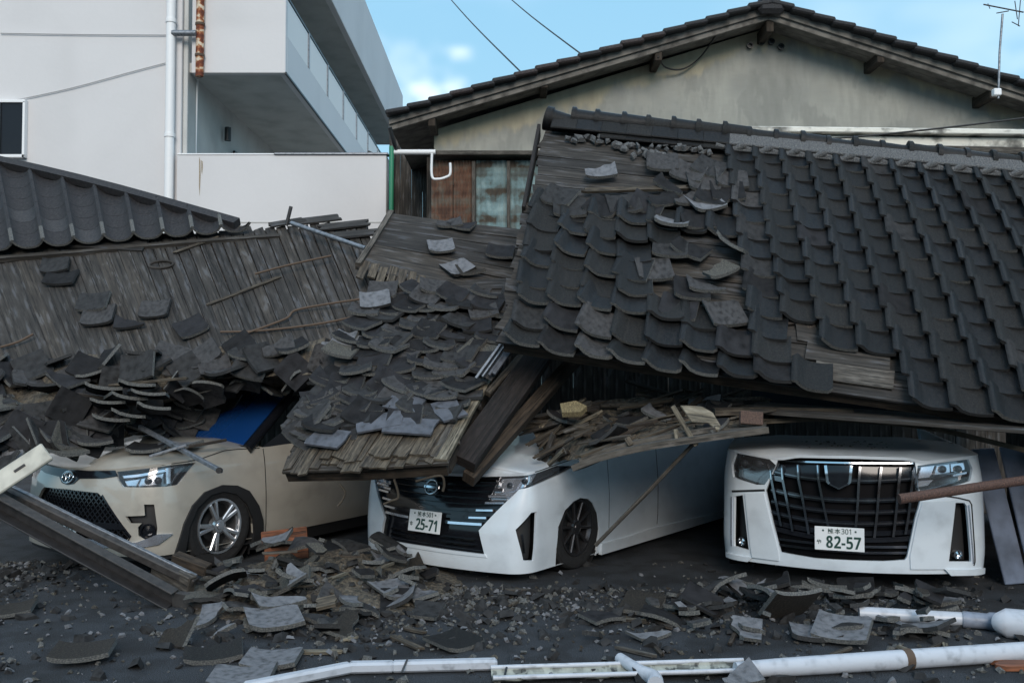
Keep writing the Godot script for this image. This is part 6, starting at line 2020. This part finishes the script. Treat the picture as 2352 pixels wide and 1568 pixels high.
		tag(o, ["grey tile crumbs strewn over the asphalt", "pale mortar crumbs strewn over the asphalt", "brown clay crumbs strewn over the asphalt", "wood chips strewn over the asphalt", "dark tile grit strewn over the asphalt"][ci], "rubble", "", "stuff")
	# grit on the bonnets
	for e in [[Vector3(-3.45, -0.06, -7.08), -31.0, 0.97, "beige", 0.95], [Vector3(-0.67, -0.04, -7.06), -37.0, 0.9, "white minivan", 0.9], [Vector3(2.40, -0.02, -6.47), -16.5, 0.995, "white van", 0.6]]:
		var mm := MultiMesh.new()
		mm.transform_format = MultiMesh.TRANSFORM_3D
		mm.mesh = chip_meshes[1]
		mm.instance_count = 160
		var cf := Transform3D(Basis(Vector3.UP, deg_to_rad(e[1])), e[0])
		for k in 160:
			var x := rng.randf_range(-0.5, 0.5)
			var z: float = -0.25 - e[4] * pow(rng.randf(), 0.6)
			var s := 0.03 + 0.16 * pow(rng.randf(), 3.0)
			mm.set_instance_transform(k, Transform3D(spin(0, rng.randf() * TAU, 0) * Basis.from_scale(Vector3(s, s, s)), cf * Vector3(x, e[2] + 0.035 * (1.0 - x * x * 2.0) + (-0.25 - z) * 0.02 - 0.02, z)))
		var o := MultiMeshInstance3D.new()
		o.multimesh = mm
		o.material_override = M.tile_clay
		o.name = numbered("bonnet_grit")
		add_child(o)
		tag(o, "grit and mortar crumbs lying on the %s bonnet" % e[3], "rubble", "", "stuff")
	# earth under the pile
	var g := Geo.new()
	var n := 26
	var hb := noise(3.5, 3, 55)
	var pf := func(i: int, j: int) -> Vector3:
		var x := c1.x - 1.05 + 2.1 * i / n
		var z := c1.z - 1.05 + 2.1 * j / n
		return Vector3(x, heap_height(x, z, c1, 1.0, 1.0, 0.16) * (1.0 + 0.8 * hb.get_noise_2d(x, z)) - 0.004, z)
	for i in n:
		for j in n:
			g.quad(pf.call(i, j), pf.call(i + 1, j), pf.call(i + 1, j + 1), pf.call(i, j + 1), Vector3.UP)
	single(g, "earth_heap", M.earth, "low heap of dark earth under the broken tile pile", "earth", "", Transform3D(), "stuff")

# houses across the street, behind the camera: they shut out the low sky and stand mirrored in the paintwork
func build_street_houses() -> void:
	var k := 0
	for e in [[-15.0, 9.0, 5.6, "two-storey beige house across the street with a grey roof"], [-4.4, 10.0, 6.0, "two-storey white house across the street with a brown roof"], [6.4, 10.0, 5.5, "two-storey grey house across the street with a low roof"], [17.0, 9.0, 5.8, "two-storey cream house across the street at the far end"]]:
		var t := thing("street_house", e[3], "house", Vector3(e[0], 0, 17), "houses across the street")
		var w: float = e[1]
		var h: float = e[2]
		var m := mat("street_wall_%d" % k, [lin(0.5, 0.44, 0.36), lin(0.66, 0.64, 0.6), lin(0.4, 0.4, 0.4), lin(0.56, 0.52, 0.44)][k], 0.85, TX.blotch, 0.4)
		put(boxed(Vector3(w, h, 7.0), 0.02), "wall", m, t, Transform3D(Basis(), Vector3(0, h * 0.5, 3.5)))
		var g := Geo.new()
		g.slab(Transform3D(Basis(Vector3.UP, PI / 2), Vector3(0, h + 0.9, 3.4)) * Transform3D(Basis(Vector3.RIGHT, -PI / 2), Vector3.ZERO), PackedVector2Array([Vector2(-4.2, -0.95), Vector2(4.2, -0.95), Vector2(0, 0.9)]), w + 0.8)
		put(g, "roof", M.verge_tile_dark, t)
		for i in 3:
			for j in 2:
				var win := put(boxed(Vector3(1.4, 1.2, 0.06), 0.01), "window", M.dark_glass, t, Transform3D(Basis(), Vector3(-w * 0.32 + i * w * 0.32, 1.6 + j * 2.9, -0.03)))
				put(boxed(Vector3(1.52, 0.06, 0.1), 0.01), "sill", M.white_trim, win, Transform3D(Basis(), Vector3(0, -0.63, -0.02)))
		k += 1

# ---------------------------------------------------------------- sky
func make_sky() -> ImageTexture:
	var w := 1024
	var h := 512
	var im := Image.create(w, h, false, Image.FORMAT_RGBF)
	var n := noise(1.4, 5, 17)
	var spots := [[at(985, 215, 10.0) - EYE, 0.05, 0.022, 0.36], [at(1052, 122, 10.0) - EYE, 0.02, 0.0055, 0.3], [at(920, 150, 10.0) - EYE, 0.05, 0.03, 0.12], [at(2250, 160, 10.0) - EYE, 0.09, 0.03, 0.1]]
	for y in h:
		var el := PI / 2 - PI * (y + 0.5) / h
		for x in w:
			var az := TAU * (x + 0.5) / w
			var d := Vector3(sin(az) * cos(el), sin(el), -cos(az) * cos(el))
			var s := maxf(0.0, sin(el))
			var c := Color(0.33, 0.52, 0.60).lerp(Color(0.10, 0.29, 0.50), pow(s, 0.6))
			if el < 0.0:
				c = Color(0.2, 0.21, 0.22)
			else:
				# bright clouds added above the view to light the scene, faint ones lower
				var q := n.get_noise_3d(d.x * 1.2, d.y * 3.0, d.z * 1.2)
				var m := smoothstep(-0.02, 0.4, q) * smoothstep(0.34, 0.55, s) * 0.9 + smoothstep(0.25, 0.6, q) * 0.12
				for e in spots:
					var f: Vector3 = e[0].normalized()
					var da := wrapf(az - atan2(f.x, -f.z), -PI, PI)
					var de := el - asin(f.y)
					var k: float = 1.0 - sqrt(pow(da / e[1], 2.0) + pow(de / e[2], 2.0)) + 0.9 * n.get_noise_3d(d.x * 26.0, d.y * 40.0, d.z * 26.0)
					m = maxf(m, smoothstep(-0.2, 0.95, k) * e[3])
				c = c.lerp(Color(1.15, 1.13, 1.12), minf(m, 1.0))
			im.set_pixel(x, y, c)
	return ImageTexture.create_from_image(im)

func _ready() -> void:
	rng.seed = 20160416
	var cam := Camera3D.new()
	cam.name = "camera"
	cam.position = EYE
	cam.rotation.x = PITCH
	cam.fov = rad_to_deg(2.0 * atan(784.0 / F))
	cam.far = 400.0
	cam.near = 0.05
	add_child(cam)
	cam.current = true
	var env := Environment.new()
	env.background_mode = Environment.BG_SKY
	var sky := Sky.new()
	var pan := PanoramaSkyMaterial.new()
	pan.panorama = make_sky()
	sky.sky_material = pan
	env.sky = sky
	env.background_energy_multiplier = 1.0
	env.tonemap_mode = Environment.TONE_MAPPER_LINEAR
	env.tonemap_exposure = 1.75
	env.sdfgi_enabled = true
	env.ssao_enabled = true
	env.ssil_enabled = true
	var we := WorldEnvironment.new()
	we.name = "world"
	we.environment = env
	add_child(we)
	var sun := DirectionalLight3D.new()
	sun.name = "sun"
	sun.light_energy = 0.42
	sun.light_color = Color(1.0, 0.95, 0.9)
	sun.light_angular_distance = 30.0
	sun.shadow_enabled = true
	add_child(sun)
	sun.look_at_from_position(Vector3(6, 46, 90), Vector3.ZERO)
	make_materials()
	make_tiles()
	build_ground()
	build_street_houses()
	build_apartments()
	build_house()
	build_main_roof()
	build_centre_roof()
	build_left_roof()
	build_suv()
	build_minivan()
	build_van()
	build_left_rubble()
	build_mid_rubble()
	build_right()
	build_ground_rubble()
